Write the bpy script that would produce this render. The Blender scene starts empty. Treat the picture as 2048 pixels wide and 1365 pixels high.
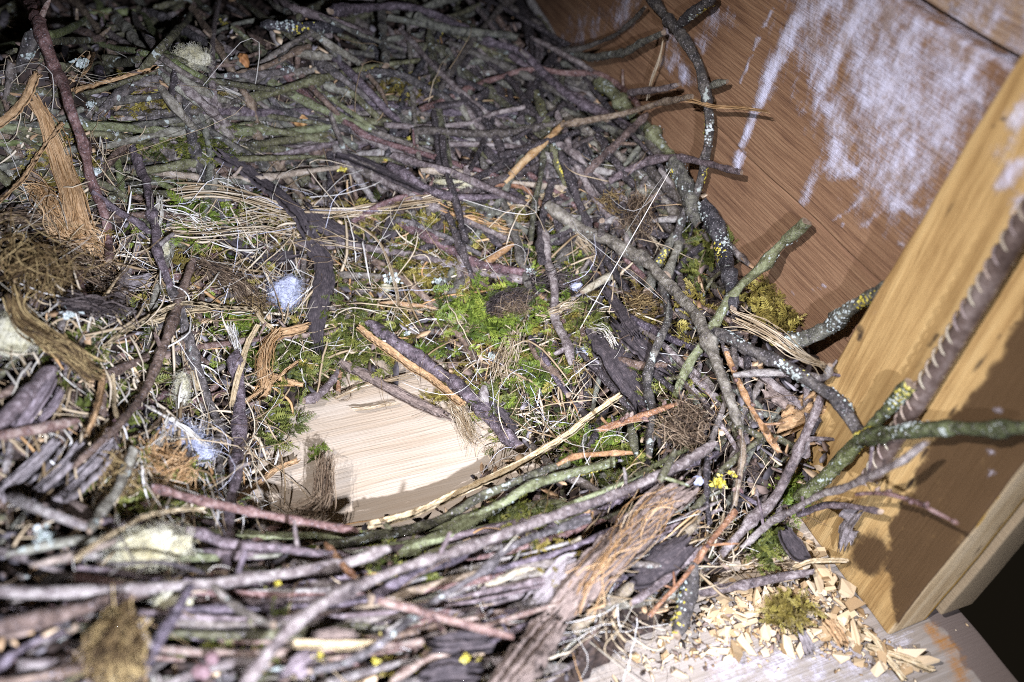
import bpy, math
import numpy as np

# ------------------------------------------------------------------ camera
rng = np.random.default_rng(7)
col = bpy.context.scene.collection
sc = bpy.context.scene
F_PX, CX, CY = 1730.56, 1024.0, 682.5            # focal length and centre for a 2048 px wide picture
R = np.array([[0.92274961, -0.1868536, 0.337074],
              [-0.37239594, -0.6575589, 0.65493325],
              [0.09926937, -0.72986439, -0.67634574]])   # columns: camera right, down, forward
CAM = np.array([0.0, 0.0, 0.45])
from mathutils import Matrix, Vector
cam_d = bpy.data.cameras.new('camera'); cam = bpy.data.objects.new('camera', cam_d); col.objects.link(cam)
M = Matrix.Identity(4)
for i in range(3):
    M[i][0] = R[i, 0]; M[i][1] = -R[i, 1]; M[i][2] = -R[i, 2]; M[i][3] = CAM[i]
cam.matrix_world = M
cam_d.sensor_width = 36.0; cam_d.lens = F_PX / 2048 * 36
cam_d.clip_start = 0.01; cam_d.clip_end = 20
cam_d.dof.use_dof = True; cam_d.dof.focus_distance = 0.575; cam_d.dof.aperture_fstop = 4.4
sc.camera = cam

# ------------------------------------------------------------------ light
w = bpy.data.worlds.new('World'); sc.world = w; w.use_nodes = True
w.node_tree.nodes['Background'].inputs[0].default_value = (1.0, 0.80, 0.55, 1)
w.node_tree.nodes['Background'].inputs[1].default_value = 0.006

def spot(name, cam_off, target, power, color, size_deg, blend, radius):
    d = bpy.data.lights.new(name, 'SPOT'); o = bpy.data.objects.new(name, d); col.objects.link(o)
    p = CAM + R @ np.array(cam_off)
    o.location = p
    dirv = Vector(np.array(target) - p)
    o.rotation_euler = dirv.to_track_quat('-Z', 'Y').to_euler()
    d.energy = power; d.color = color; d.spot_size = math.radians(size_deg); d.spot_blend = blend; d.shadow_soft_size = radius
    return o
# a cool torch held low on the right of the lens and a weaker warm one above on the left
spot('torch_light', (0.13, 0.10, -0.15), (0.05, 0.25, 0.04), 57.0, (0.71, 0.75, 1.0), 72, 0.95, 0.007)
spot('headlamp_light', (-0.20, -0.15, -0.18), (0.27, 0.25, 0.10), 32.0, (0.86, 0.84, 1.0), 56, 1.0, 0.009)

sc.view_settings.view_transform = 'Standard'; sc.view_settings.look = 'None'
sc.view_settings.exposure = 0.36; sc.view_settings.gamma = 1.0
sc.cycles.use_denoising = False; sc.cycles.filter_width = 1.0
sc.cycles.max_bounces = 4; sc.cycles.diffuse_bounces = 2; sc.cycles.sample_clamp_indirect = 3.0; sc.cycles.glossy_bounces = 2

# ------------------------------------------------------------------ measuring helpers
ZO = dict(A=(0, 0), B=(680, 0), C=(1348, 0), D=(0, 440), E=(680, 440), F=(1348, 440), G=(0, 899), H=(680, 899), I=(1348, 899))
SZ = 700 / 2048
def px(zone, pts):
    if zone == 'W': return [tuple(p) for p in pts]
    ox, oy = ZO[zone]
    return [(ox + p[0] * SZ, oy + p[1] * SZ) + tuple(p[2:]) for p in pts]
def ray(u, v):
    return R @ np.array([u - CX, v - CY, F_PX])
def at_z(u, v, z):
    d = ray(u, v); return CAM + d * ((z - CAM[2]) / d[2])
def at_x(u, v, x):
    d = ray(u, v); return CAM + d * (x / d[0])
def project(P):
    q = (P - CAM) @ R
    return np.stack([CX + F_PX * q[..., 0] / q[..., 2], CY + F_PX * q[..., 1] / q[..., 2]], -1)
def depth(p): return float((np.asarray(p) - CAM) @ R[:, 2])

X_POST, X_WALL, X_OUT = 0.343, 0.374, 0.399
Y_POST0, Y_POST1 = 0.137, 0.239

# surface of the nest: heights read at places in the photograph
HP = [(540,1000,0),(780,900,0),(980,905,0),(700,765,0),(850,790,0),(680,1035,0),(900,985,0),(620,880,0),(760,1020,0),(600,960,0),
 (800,650,.020),(1000,700,.018),(930,760,.010),(700,560,.036),(1000,500,.048),(1200,600,.048),(600,400,.066),(900,350,.083),(1100,250,.10),(1300,300,.105),
 (1200,130,.11),(800,150,.11),(600,50,.15),(900,40,.125),(300,50,.18),(50,50,.20),(300,200,.115),(100,250,.14),(300,400,.075),(100,400,.105),
 (1300,700,.058),(1150,850,.020),(1080,900,.012),(1250,900,.034),(1350,850,.06),(1450,600,.092),(1500,750,.082),(1550,900,.055),(1620,700,.095),(1650,850,.06),(1420,950,.05),
 (740,1090,.028),(1000,1040,.042),(1150,980,.045),(1100,1100,.062),(800,1200,.075),(1000,1250,.065),(1200,1180,.055),(1330,1080,.045),(900,1340,.065),(1100,1340,.03),(500,1150,.07),(300,1200,.09),(600,1330,.09),
 (450,900,.022),(480,760,.028),(560,680,.028),(350,850,.055),(200,900,.08),(50,800,.105),(100,600,.115),(300,600,.068),(100,1100,.105),(50,1300,.115),(300,1050,.07),(450,1050,.045),
 (1500,1200,.003),(1400,1300,.003),(1600,1330,0),(1650,1090,.006),(1800,1330,0),(1280,1340,.008),(1500,1110,.014),(1720,1150,.0),(1580,1040,.024)]
HW = np.array([[*at_z(u, v, z)] for u, v, z in HP])
GX = np.linspace(-0.34, 0.42, 130); GY = np.linspace(0.05, 1.15, 180)
def _height_grid():
    gx, gy = np.meshgrid(GX, GY, indexing='ij')
    d2 = (gx[..., None] - HW[:, 0]) ** 2 + (gy[..., None] - HW[:, 1]) ** 2
    k = 1.0 / (d2 + 0.00012) ** 1.7
    return (k * HW[:, 2]).sum(-1) / k.sum(-1)
HG = _height_grid()
for _ in range(2):
    HG[1:-1, 1:-1] = (HG[1:-1, 1:-1] * 2 + HG[:-2, 1:-1] + HG[2:, 1:-1] + HG[1:-1, :-2] + HG[1:-1, 2:]) / 6
def height(x, y):
    fx = np.clip((np.asarray(x) - GX[0]) / (GX[1] - GX[0]), 0, len(GX) - 1.001)
    fy = np.clip((np.asarray(y) - GY[0]) / (GY[1] - GY[0]), 0, len(GY) - 1.001)
    i = fx.astype(int); j = fy.astype(int); a = fx - i; b = fy - j
    return (HG[i, j] * (1 - a) * (1 - b) + HG[i + 1, j] * a * (1 - b) + HG[i, j + 1] * (1 - a) * b + HG[i + 1, j + 1] * a * b)
TS = np.linspace(0.10, 1.25, 700)
def hit(u, v, lift=0.003, off=0.006, post=True):
    """first place where the line of sight meets nest, wall or post, kept clear of it by lift / off"""
    d = ray(u, v); d = d / np.linalg.norm(d)
    P = CAM + TS[:, None] * d
    stop = (P[:, 2] <= height(P[:, 0], P[:, 1]) + lift) | (P[:, 0] >= X_WALL - off)
    if post: stop |= (P[:, 0] >= X_POST - off) & (P[:, 1] < Y_POST1 + off + .024 * (1 - P[:, 2] / .31)) & (P[:, 1] > Y_POST0 - 0.02)
    i = int(np.argmax(stop)) if stop.any() else len(TS) - 1
    return P[i]

# ------------------------------------------------------------------ mesh helpers
def fast_mesh(name, V, Fc, attrs=None, mat_idx=None):
    """V (n,3); Fc (m,k) with k 3 or 4"""
    me = bpy.data.meshes.new(name)
    V = np.asarray(V, np.float32); Fc = np.asarray(Fc, np.int32)
    m, k = Fc.shape
    me.vertices.add(len(V)); me.vertices.foreach_set('co', V.ravel())
    me.loops.add(m * k); me.loops.foreach_set('vertex_index', Fc.ravel())
    me.polygons.add(m); me.polygons.foreach_set('loop_start', np.arange(0, m * k, k, dtype=np.int32))
    me.polygons.foreach_set('use_smooth', np.ones(m, bool))
    if mat_idx is not None: me.polygons.foreach_set('material_index', np.asarray(mat_idx, np.int32))
    for an, av in (attrs or {}).items():
        av = np.asarray(av, np.float32)
        if av.ndim == 1:
            a = me.attributes.new(an, 'FLOAT', 'POINT'); a.data.foreach_set('value', av)
        else:
            a = me.attributes.new(an, 'FLOAT_COLOR', 'POINT')
            a.data.foreach_set('color', np.concatenate([av, np.ones((len(av), 1), np.float32)], 1).ravel())
    me.update(calc_edges=True); me.validate()
    return me
def link(name, me, mats, parent=None):
    o = bpy.data.objects.new(name, me); col.objects.link(o)
    for m_ in (mats if isinstance(mats, (list, tuple)) else [mats]): me.materials.append(m_)
    if parent is not None: o.parent = parent
    return o
def tag(o, label=None, cat=None, group=None, kind=None):
    if label: o['label'] = label
    if cat: o['category'] = cat
    if group: o['group'] = group
    if kind: o['kind'] = kind
    return o
def spline(P, n):
    P = np.asarray(P, float)
    if len(P) == 2: 
        t = np.linspace(0, 1, n)[:, None]; return P[0] * (1 - t) + P[1] * t
    Q = np.vstack([2 * P[0] - P[1], P, 2 * P[-1] - P[-2]])
    seg = np.linalg.norm(np.diff(P, axis=0), axis=1); s = np.concatenate([[0], np.cumsum(seg)]); s /= s[-1]
    out = []
    for t in np.linspace(0, 1, n):
        i = min(int(np.searchsorted(s, t, 'right')) - 1, len(P) - 2); i = max(i, 0)
        k = (t - s[i]) / max(s[i + 1] - s[i], 1e-9)
        a, b, c, d = Q[i], Q[i + 1], Q[i + 2], Q[i + 3]
        out.append(.5 * (2 * b + (c - a) * k + (2 * a - 5 * b + 4 * c - d) * k * k + (3 * b - a - 3 * c + d) * k ** 3))
    return np.array(out)
def smooth_noise(n, step, r=rng):
    m_ = max(int(n / step) + 3, 4); c = r.normal(size=m_)
    x = np.linspace(0, m_ - 3.001, n); i = x.astype(int); f = x - i; f = f * f * (3 - 2 * f)
    return c[i] * (1 - f) + c[i + 1] * f
def frames(P):
    T = np.gradient(P, axis=0); T /= np.linalg.norm(T, axis=1)[:, None] + 1e-12
    N = np.zeros_like(P); up = np.array([0, 0, 1.0])
    n0 = np.cross(T[0], up); n0 = n0 if np.linalg.norm(n0) > .1 else np.cross(T[0], [1, 0, 0]); N[0] = n0 / np.linalg.norm(n0)
    for i in range(1, len(P)):
        v = N[i - 1] - T[i] * (N[i - 1] @ T[i]); N[i] = v / (np.linalg.norm(v) + 1e-12)
    return T, N, np.cross(T, N)
def tube(P, rad, sides=9, rough=0.07, r=rng, cut=True):
    n = len(P); T, N, B = frames(P)
    a = np.linspace(0, 2 * np.pi, sides, endpoint=False)
    ring = rad[:, None] * (1 + rough * r.normal(size=(n, sides)) * .6)
    ell = np.stack([smooth_noise(n, 6, r) for _ in range(sides)], 1) * rough
    ring = ring * (1 + ell)
    V = P[:, None, :] + ring[..., None] * (np.cos(a)[None, :, None] * N[:, None, :] + np.sin(a)[None, :, None] * B[:, None, :])
    if cut:
        for e, s in ((0, -1), (-1, 1)):
            V[e] += T[e] * s * (rad[e] * .5 * np.cos(a + r.uniform(0, 6)) + r.normal(size=sides) * rad[e] * .12)[:, None]
    V = V.reshape(-1, 3)
    i, j = np.meshgrid(np.arange(n - 1), np.arange(sides), indexing='ij'); i = i.ravel(); j = j.ravel(); j2 = (j + 1) % sides
    Fq = np.stack([i * sides + j, i * sides + j2, (i + 1) * sides + j2, (i + 1) * sides + j], 1)
    mi = np.zeros(len(Fq), int)
    # end caps as quads with own vertices so that their rim is crisp
    b0 = len(V); capv = np.vstack([V[:sides], V[-sides:], V[:sides].mean(0)[None], V[-sides:].mean(0)[None]]); V = np.vstack([V, capv])
    k = np.arange(sides); k2 = (k + 1) % sides
    c0 = np.stack([b0 + k2, b0 + k, np.full(sides, b0 + 2 * sides), np.full(sides, b0 + 2 * sides)], 1)
    c1 = np.stack([b0 + sides + k, b0 + sides + k2, np.full(sides, b0 + 2 * sides + 1), np.full(sides, b0 + 2 * sides + 1)], 1)
    return V, Fq, np.vstack([c0, c1])[:, :3], (T, N, B)
def tube_mesh(name, P, rad, sides=9, rough=0.07, caps=True):
    V, Fq, Cp, fr = tube(P, rad, sides, rough)
    Ft = np.vstack([Fq[:, [0, 1, 2]], Fq[:, [0, 2, 3]], Cp])
    mi = np.concatenate([np.zeros(2 * len(Fq), int), np.ones(len(Cp), int)])
    return fast_mesh(name, V, Ft, None, mi), fr
def strands(paths, rad, sides=3):
    """paths (N,K,3), rad (N,K) -> verts, quads, strand index per vertex"""
    N_, K, _ = paths.shape
    T = np.gradient(paths, axis=1); T /= np.linalg.norm(T, axis=2, keepdims=True) + 1e-12
    ref = rng.normal(size=(N_, 1, 3)); S = np.cross(T, ref); S /= np.linalg.norm(S, axis=2, keepdims=True) + 1e-12
    B = np.cross(T, S)
    a = np.linspace(0, 2 * np.pi, sides, endpoint=False)
    V = paths[:, :, None, :] + rad[:, :, None, None] * (np.cos(a)[None, None, :, None] * S[:, :, None, :] + np.sin(a)[None, None, :, None] * B[:, :, None, :])
    n, i, j = np.meshgrid(np.arange(N_), np.arange(K - 1), np.arange(sides), indexing='ij'); n = n.ravel(); i = i.ravel(); j = j.ravel(); j2 = (j + 1) % sides
    base = n * K * sides
    Fq = np.stack([base + i * sides + j, base + i * sides + j2, base + (i + 1) * sides + j2, base + (i + 1) * sides + j], 1)
    return V.reshape(-1, 3), Fq, np.repeat(np.arange(N_), K * sides)
class Soup:
    """collects pieces of one material into one mesh"""
    def __init__(s): s.V = []; s.F = []; s.A = []; s.n = 0
    def add(s, V, Fc, a):
        V = np.asarray(V); Fc = np.asarray(Fc)
        if Fc.shape[1] == 4: Fc = np.vstack([Fc[:, [0, 1, 2]], Fc[:, [0, 2, 3]]])
        s.V.append(V); s.F.append(Fc + s.n); s.A.append(np.broadcast_to(np.asarray(a, float), (len(V),))); s.n += len(V)
    def build(s, name, mat, parent=None):
        return link(name, fast_mesh(name, np.vstack(s.V), np.vstack(s.F), {'rnd': np.concatenate(s.A)}), mat, parent)

# ------------------------------------------------------------------ materials
def new_mat(name):
    m_ = bpy.data.materials.new(name); m_.use_nodes = True
    nt = m_.node_tree; b = nt.nodes['Principled BSDF']; b.inputs['Specular IOR Level'].default_value = 0.3
    return m_, nt, b
def nd(nt, typ, **kw):
    n = nt.nodes.new(typ)
    for k, v in kw.items():
        if k in n.inputs: n.inputs[k].default_value = v
        else: setattr(n, k, v)
    return n
def ramp(nt, fac, stops):
    r_ = nt.nodes.new('ShaderNodeValToRGB'); e = r_.color_ramp.elements
    while len(e) < len(stops): e.new(0.5)
    for k, (p, c) in enumerate(stops): e[k].position = p; e[k].color = (*c, 1)
    nt.links.new(fac, r_.inputs[0]); return r_.outputs[0]
def mix(nt, fac, a, b, mode='MIX'):
    m_ = nt.nodes.new('ShaderNodeMix'); m_.data_type = 'RGBA'; m_.blend_type = mode
    for s, v in ((m_.inputs[0], fac), (m_.inputs[6], a), (m_.inputs[7], b)):
        if hasattr(v, 'default_value') or hasattr(v, 'is_linked'): nt.links.new(v, s)
        else: s.default_value = (*v, 1) if isinstance(v, tuple) else v
    return m_.outputs[2]
def mth(nt, op, a, b=0.5, clamp=False):
    m_ = nt.nodes.new('ShaderNodeMath'); m_.operation = op; m_.use_clamp = clamp
    for s, v in ((m_.inputs[0], a), (m_.inputs[1], b)):
        if hasattr(v, 'is_linked'): nt.links.new(v, s)
        else: s.default_value = v
    return m_.outputs[0]
def maprange(nt, v, a, b, c=0.0, d=1.0):
    m_ = nt.nodes.new('ShaderNodeMapRange'); nt.links.new(v, m_.inputs[0]); m_.interpolation_type = 'SMOOTHSTEP'
    for k, x in zip((1, 2, 3, 4), (a, b, c, d)): m_.inputs[k].default_value = x
    return m_.outputs[0]
def noise(nt, vec, scale, detail=4.0, rough=0.55):
    n = nd(nt, 'ShaderNodeTexNoise', Scale=scale, Detail=detail, Roughness=rough)
    if vec is not None: nt.links.new(vec, n.inputs['Vector'])
    return n.outputs[0]
def bump(nt, b, h, strength, dist):
    n = nd(nt, 'ShaderNodeBump', Strength=strength, Distance=dist); nt.links.new(h, n.inputs['Height']); nt.links.new(n.outputs[0], b.inputs['Normal'])

def bark(name, c_dark, c_mid, c_light, lichen=0.0, yellow=0.0, rough=0.75, spec=0.3):
    m_, nt, b = new_mat(name)
    tc = nt.nodes.new('ShaderNodeTexCoord').outputs['Object']
    oi = nt.nodes.new('ShaderNodeObjectInfo').outputs['Random']
    n1 = noise(nt, tc, 220, 6, .65); n2 = noise(nt, tc, 45, 3); n3 = noise(nt, tc, 900, 3, .6)
    f = mth(nt, 'ADD', mth(nt, 'MULTIPLY', n1, .72), mth(nt, 'MULTIPLY', n2, .28))
    f = mth(nt, 'ADD', f, mth(nt, 'MULTIPLY', mth(nt, 'SUBTRACT', oi, .5), .16))
    c = ramp(nt, f, [(.36, c_dark), (.50, c_mid), (.66, c_light)])
    c = mix(nt, .85, c, ramp(nt, oi, [(.0, (.98, .97, 1.04)), (.35, (1.06, .97, .86)), (.65, (1.02, 1.0, .78)), (1.0, (.92, .97, .74))]), 'MULTIPLY')
    len_ = maprange(nt, n3, .60, .66)                                    # lenticels
    c = mix(nt, mth(nt, 'MULTIPLY', len_, .6), c, (.48, .43, .40))
    if lichen:
        l = maprange(nt, noise(nt, tc, 130, 5, .6), .66 - lichen * .08, .69 - lichen * .07)
        c = mix(nt, l, c, (.40, .44, .36))
    if yellow:
        l = maprange(nt, noise(nt, tc, 85, 4, .6), .74 - yellow * .1, .76 - yellow * .1)
        c = mix(nt, l, c, (.55, .46, .08))
    nt.links.new(c, b.inputs['Base Color']); b.inputs['Roughness'].default_value = rough; b.inputs['Specular IOR Level'].default_value = spec
    bump(nt, b, mth(nt, 'ADD', n1, mth(nt, 'MULTIPLY', n3, .6)), 1.0, .0018)
    return m_
BK = {
 'red':   bark('bark_red', (.042, .022, .018), (.155, .088, .076), (.36, .275, .25), rough=.55, spec=.45),
 'purple':bark('bark_purple', (.036, .028, .029), (.138, .110, .112), (.37, .33, .335), rough=.6, spec=.4),
 'grey':  bark('bark_grey', (.038, .034, .028), (.145, .130, .108), (.36, .34, .30), lichen=.4),
 'dark':  bark('bark_dark', (.016, .014, .013), (.060, .050, .044), (.16, .14, .13)),
 'lichen':bark('bark_lichen', (.020, .019, .018), (.068, .064, .056), (.21, .20, .17), lichen=.35, yellow=.3),
 'olive': bark('bark_olive', (.028, .027, .014), (.105, .104, .052), (.25, .26, .16), lichen=.4, yellow=.15),
 'green': bark('bark_green', (.035, .040, .012), (.110, .130, .045), (.24, .26, .14), lichen=.5, yellow=.25),
 'brown': bark('bark_brown', (.042, .028, .020), (.150, .108, .078), (.34, .27, .21)),
 'tan':   bark('bark_tan', (.14, .075, .030), (.36, .215, .100), (.56, .40, .24)),
 'orange':bark('bark_orange', (.13, .060, .028), (.30, .165, .085), (.48, .33, .21)),
 'pale':  bark('bark_pale', (.13, .105, .080), (.33, .28, .215), (.52, .47, .40)),
}
def cut_wood():
    m_, nt, b = new_mat('cut_wood')
    tc = nt.nodes.new('ShaderNodeTexCoord').outputs['Object']
    nt.links.new(ramp(nt, noise(nt, tc, 300, 4), [(.3, (.11, .075, .045)), (.65, (.34, .26, .17))]), b.inputs['Base Color'])
    b.inputs['Roughness'].default_value = .8
    return m_
CUT = cut_wood()
def fibre(name, stops, rough=.7, trans=0.0, spec=.25, nscale=60):
    m_, nt, b = new_mat(name)
    a = nd(nt, 'ShaderNodeAttribute', attribute_name='rnd').outputs['Fac']
    tc = nt.nodes.new('ShaderNodeTexCoord').outputs['Object']
    f = mth(nt, 'ADD', mth(nt, 'MULTIPLY', a, .75), mth(nt, 'MULTIPLY', mth(nt, 'SUBTRACT', noise(nt, tc, nscale, 4), .37), .9))
    nt.links.new(ramp(nt, f, stops), b.inputs['Base Color']); b.inputs['Roughness'].default_value = rough; b.inputs['Specular IOR Level'].default_value = spec
    if trans: b.inputs['Transmission Weight'].default_value = 0
    return m_
FB = {
 'straw': fibre('straw', [(.1, (.22, .15, .07)), (.5, (.45, .35, .20)), (.9, (.66, .57, .39))]),
 'pale_grass': fibre('pale_grass', [(.1, (.34, .30, .20)), (.5, (.58, .54, .42)), (.9, (.78, .76, .66))]),
 'tan_fibre': fibre('tan_fibre', [(.1, (.24, .13, .045)), (.5, (.48, .29, .12)), (.9, (.64, .45, .23))]),
 'brown_fibre': fibre('brown_fibre', [(.1, (.030, .020, .012)), (.5, (.13, .085, .045)), (.9, (.36, .27, .16))]),
 'ochre_fibre': fibre('ochre_fibre', [(.1, (.035, .020, .008)), (.5, (.17, .110, .040)), (.9, (.46, .34, .14))]),
 'dark_fibre': fibre('dark_fibre', [(.1, (.018, .014, .012)), (.5, (.062, .048, .040)), (.9, (.17, .135, .11))]),
 'white_hair': fibre('white_hair', [(.1, (.62, .63, .66)), (.9, (.86, .87, .90))]),
 'cream_wool': fibre('cream_wool', [(.1, (.22, .18, .07)), (.45, (.42, .39, .23)), (.9, (.56, .54, .42))], nscale=90),
 'white_wool': fibre('white_wool', [(.1, (.18, .19, .22)), (.45, (.34, .36, .41)), (.9, (.54, .56, .62))], nscale=90),
 'moss': fibre('moss', [(.05, (.018, .024, .005)), (.45, (.080, .095, .018)), (.75, (.18, .185, .036)), (1., (.33, .31, .06))], rough=.55),
 'moss_bright': fibre('moss_bright', [(.05, (.028, .048, .006)), (.45, (.105, .150, .020)), (.75, (.21, .26, .036)), (1., (.40, .40, .07))], rough=.5),
 'moss_ochre': fibre('moss_ochre', [(.05, (.05, .035, .008)), (.45, (.17, .13, .025)), (.75, (.30, .25, .05)), (1., (.42, .36, .10))], rough=.6),
 'litter_brown': fibre('litter_brown', [(.05, (.014, .010, .007)), (.5, (.075, .050, .034)), (.95, (.26, .19, .14))], nscale=200),
 'litter_purple': fibre('litter_purple', [(.05, (.025, .022, .021)), (.5, (.105, .092, .086)), (.95, (.32, .29, .27))], nscale=200),
 'litter_tan': fibre('litter_tan', [(.05, (.22, .13, .06)), (.5, (.46, .31, .16)), (.95, (.68, .54, .34))], nscale=200),
 'lichen_grey': fibre('lichen_grey', [(.05, (.26, .30, .24)), (.5, (.42, .47, .40)), (.95, (.60, .63, .56))], rough=.9, nscale=250),
 'lichen_yellow': fibre('lichen_yellow', [(.05, (.30, .24, .03)), (.5, (.54, .45, .05)), (.95, (.68, .62, .20))], rough=.9, nscale=250),
 'chip': fibre('chip_wood', [(.05, (.22, .135, .055)), (.3, (.43, .30, .145)), (.6, (.56, .43, .24)), (.95, (.68, .57, .38))], nscale=250),
}
def bark_plate_mat(name, a, b_, c):
    m_, nt, b = new_mat(name)
    u = nd(nt, 'ShaderNodeAttribute', attribute_name='uvw').outputs['Color']
    mp = nd(nt, 'ShaderNodeMapping'); mp.inputs['Scale'].default_value = (5, 60, 1); nt.links.new(u, mp.inputs[0])
    n1 = noise(nt, mp.outputs[0], 1.0, 6, .65)
    tc = nt.nodes.new('ShaderNodeTexCoord').outputs['Object']; n2 = noise(nt, tc, 320, 5, .65)
    f = mth(nt, 'ADD', mth(nt, 'MULTIPLY', n1, .6), mth(nt, 'MULTIPLY', n2, .4))
    nt.links.new(ramp(nt, f, [(.34, a), (.52, b_), (.68, c)]), b.inputs['Base Color']); b.inputs['Roughness'].default_value = .8
    bump(nt, b, f, .9, .0018)
    return m_
BP = {
 'dark': bark_plate_mat('dark_bark', (.020, .016, .015), (.058, .047, .044), (.19, .15, .13)),
 'brown': bark_plate_mat('brown_bark', (.065, .047, .036), (.21, .158, .118), (.48, .39, .295)),
 'tan': bark_plate_mat('tan_bast', (.20, .11, .045), (.46, .29, .13), (.68, .50, .28)),
 'straw': bark_plate_mat('straw_blade', (.30, .21, .09), (.56, .44, .24), (.74, .64, .42)),
 'grey': bark_plate_mat('grey_bark', (.095, .080, .070), (.26, .225, .20), (.50, .455, .41)),
 'purple': bark_plate_mat('purple_bark', (.075, .058, .056), (.22, .175, .168), (.44, .38, .37)),
}
def wood(name, light, mid, dark, axis, ring=260.0, mark_cols=((.78, .76, .80), (.05, .03, .02), (.50, .24, .03)), rough=.7, coarse=1.0, fine=.30, period=.0027, line=.35, ldir='Z', streak=(1, 1, 1)):
    """sawn wood; marks attribute: r = white droppings, g = dark dirt and other darker marks, b = orange or grey tint"""
    m_, nt, b = new_mat(name)
    tc = nt.nodes.new('ShaderNodeTexCoord').outputs['Object']
    s = [ring, ring, ring]; s[axis] = ring * .035
    mp = nd(nt, 'ShaderNodeMapping'); mp.inputs['Scale'].default_value = s; nt.links.new(tc, mp.inputs[0])
    g1 = noise(nt, mp.outputs[0], 1.0, 5, .6)
    s2 = [ring * 5, ring * 5, ring * 5]; s2[axis] = ring * .16
    mp2 = nd(nt, 'ShaderNodeMapping'); mp2.inputs['Scale'].default_value = s2; nt.links.new(tc, mp2.inputs[0])
    g2 = noise(nt, mp2.outputs[0], 1.0, 4, .6)
    n0 = noise(nt, tc, 14 * coarse, 4)
    f = mth(nt, 'ADD', mth(nt, 'ADD', mth(nt, 'MULTIPLY', g1, .52), mth(nt, 'MULTIPLY', g2, fine)), mth(nt, 'MULTIPLY', n0, .30))
    c = ramp(nt, f, [(.42, dark), (.54, mid), (.68, light)])
    wvn = nd(nt, 'ShaderNodeTexWave', Scale=6.2832 / 20 / period, Distortion=9.0, Detail=2.0); wvn.bands_direction = ldir; wvn.inputs['Detail Scale'].default_value = .07
    mpw = nd(nt, 'ShaderNodeMapping'); sw = [1, 1, 1]; sw[axis] = .12; mpw.inputs['Scale'].default_value = sw; nt.links.new(tc, mpw.inputs[0]); nt.links.new(mpw.outputs[0], wvn.inputs['Vector'])
    lm = mth(nt, 'MULTIPLY', maprange(nt, wvn.outputs['Fac'], .62, .95), mth(nt, 'MULTIPLY', maprange(nt, n0, .35, .6, .25, 1.0), line))
    c = mix(nt, lm, c, dark)
    at = nd(nt, 'ShaderNodeAttribute', attribute_name='marks').outputs['Color']
    sp = nt.nodes.new('ShaderNodeSeparateColor'); nt.links.new(at, sp.inputs[0])
    mps = nd(nt, 'ShaderNodeMapping'); mps.inputs['Scale'].default_value = streak; nt.links.new(tc, mps.inputs[0]); nb = noise(nt, mps.outputs[0], 75, 6, .66); nf = noise(nt, tc, 420, 5, .7)
    dn = mth(nt, 'ADD', mth(nt, 'MULTIPLY', mth(nt, 'SUBTRACT', nb, .5), 1.3), mth(nt, 'MULTIPLY', mth(nt, 'SUBTRACT', nf, .5), .35))
    dn = mth(nt, 'ADD', dn, mth(nt, 'MULTIPLY', mth(nt, 'SUBTRACT', g2, .5), .5))
    mo = maprange(nt, mth(nt, 'ADD', sp.outputs[2], mth(nt, 'MULTIPLY', dn, .5)), .25, .75)
    c = mix(nt, mo, c, mark_cols[2])
    md = maprange(nt, mth(nt, 'ADD', sp.outputs[1], mth(nt, 'MULTIPLY', dn, .8)), .30, .85)
    c = mix(nt, md, c, mark_cols[1])
    mw = maprange(nt, mth(nt, 'ADD', sp.outputs[0], mth(nt, 'MULTIPLY', mth(nt, 'MULTIPLY', dn, 1.6), maprange(nt, sp.outputs[0], .0, .12))), .12, 1.0)
    wv = ramp(nt, noise(nt, tc, 55, 5, .7), [(.36, (.40, .32, .27)), (.48, (.60, .57, .60)), (.60, mark_cols[0]), (.72, (.80, .81, .90))])
    c = mix(nt, mw, c, wv)
    nt.links.new(c, b.inputs['Base Color']); b.inputs['Roughness'].default_value = rough
    bump(nt, b, mth(nt, 'ADD', mth(nt, 'ADD', g1, g2), mth(nt, 'MULTIPLY', mth(nt, 'MULTIPLY', mw, nb), 2.2)), .6, .0012)
    return m_

# ------------------------------------------------------------------ sawn timber
def seg_dist(Q, a, b):
    a = np.array(a, float); b = np.array(b, float); ab = b - a
    t = np.clip(((Q - a) @ ab) / (ab @ ab + 1e-9), 0, 1)
    return np.linalg.norm(Q - (a + t[:, None] * ab), axis=1), t
def paint(V, shapes):
    """shapes in picture coordinates, laid down on the vertices of the board they belong to"""
    Q = project(V); out = np.zeros((len(V), 3))
    for ch, I, zone, pts, w0, w1 in shapes:
        P = px(zone, pts); k = SZ if zone != 'W' else 1.0
        if len(P) == 1: P = P + P
        n = len(P) - 1
        for i in range(n):
            d, t = seg_dist(Q, P[i][:2], P[i + 1][:2])
            ww = (w0 + (w1 - w0) * (i + t) / n) * k
            out[:, ch] = np.maximum(out[:, ch], I * np.exp(-(d / (ww * 1.15)) ** 2))
    return out
def axis_pts(a, b, step, edge=(.0004, .0010, .0020)):
    n = max(int((b - a) / step), 1)
    c = np.linspace(a, b, n + 1); e = np.array([0, *edge])
    return np.unique(np.round(np.concatenate([a + e, b - e, c[(c > a + .003) & (c < b - .003)]]), 6))
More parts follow.
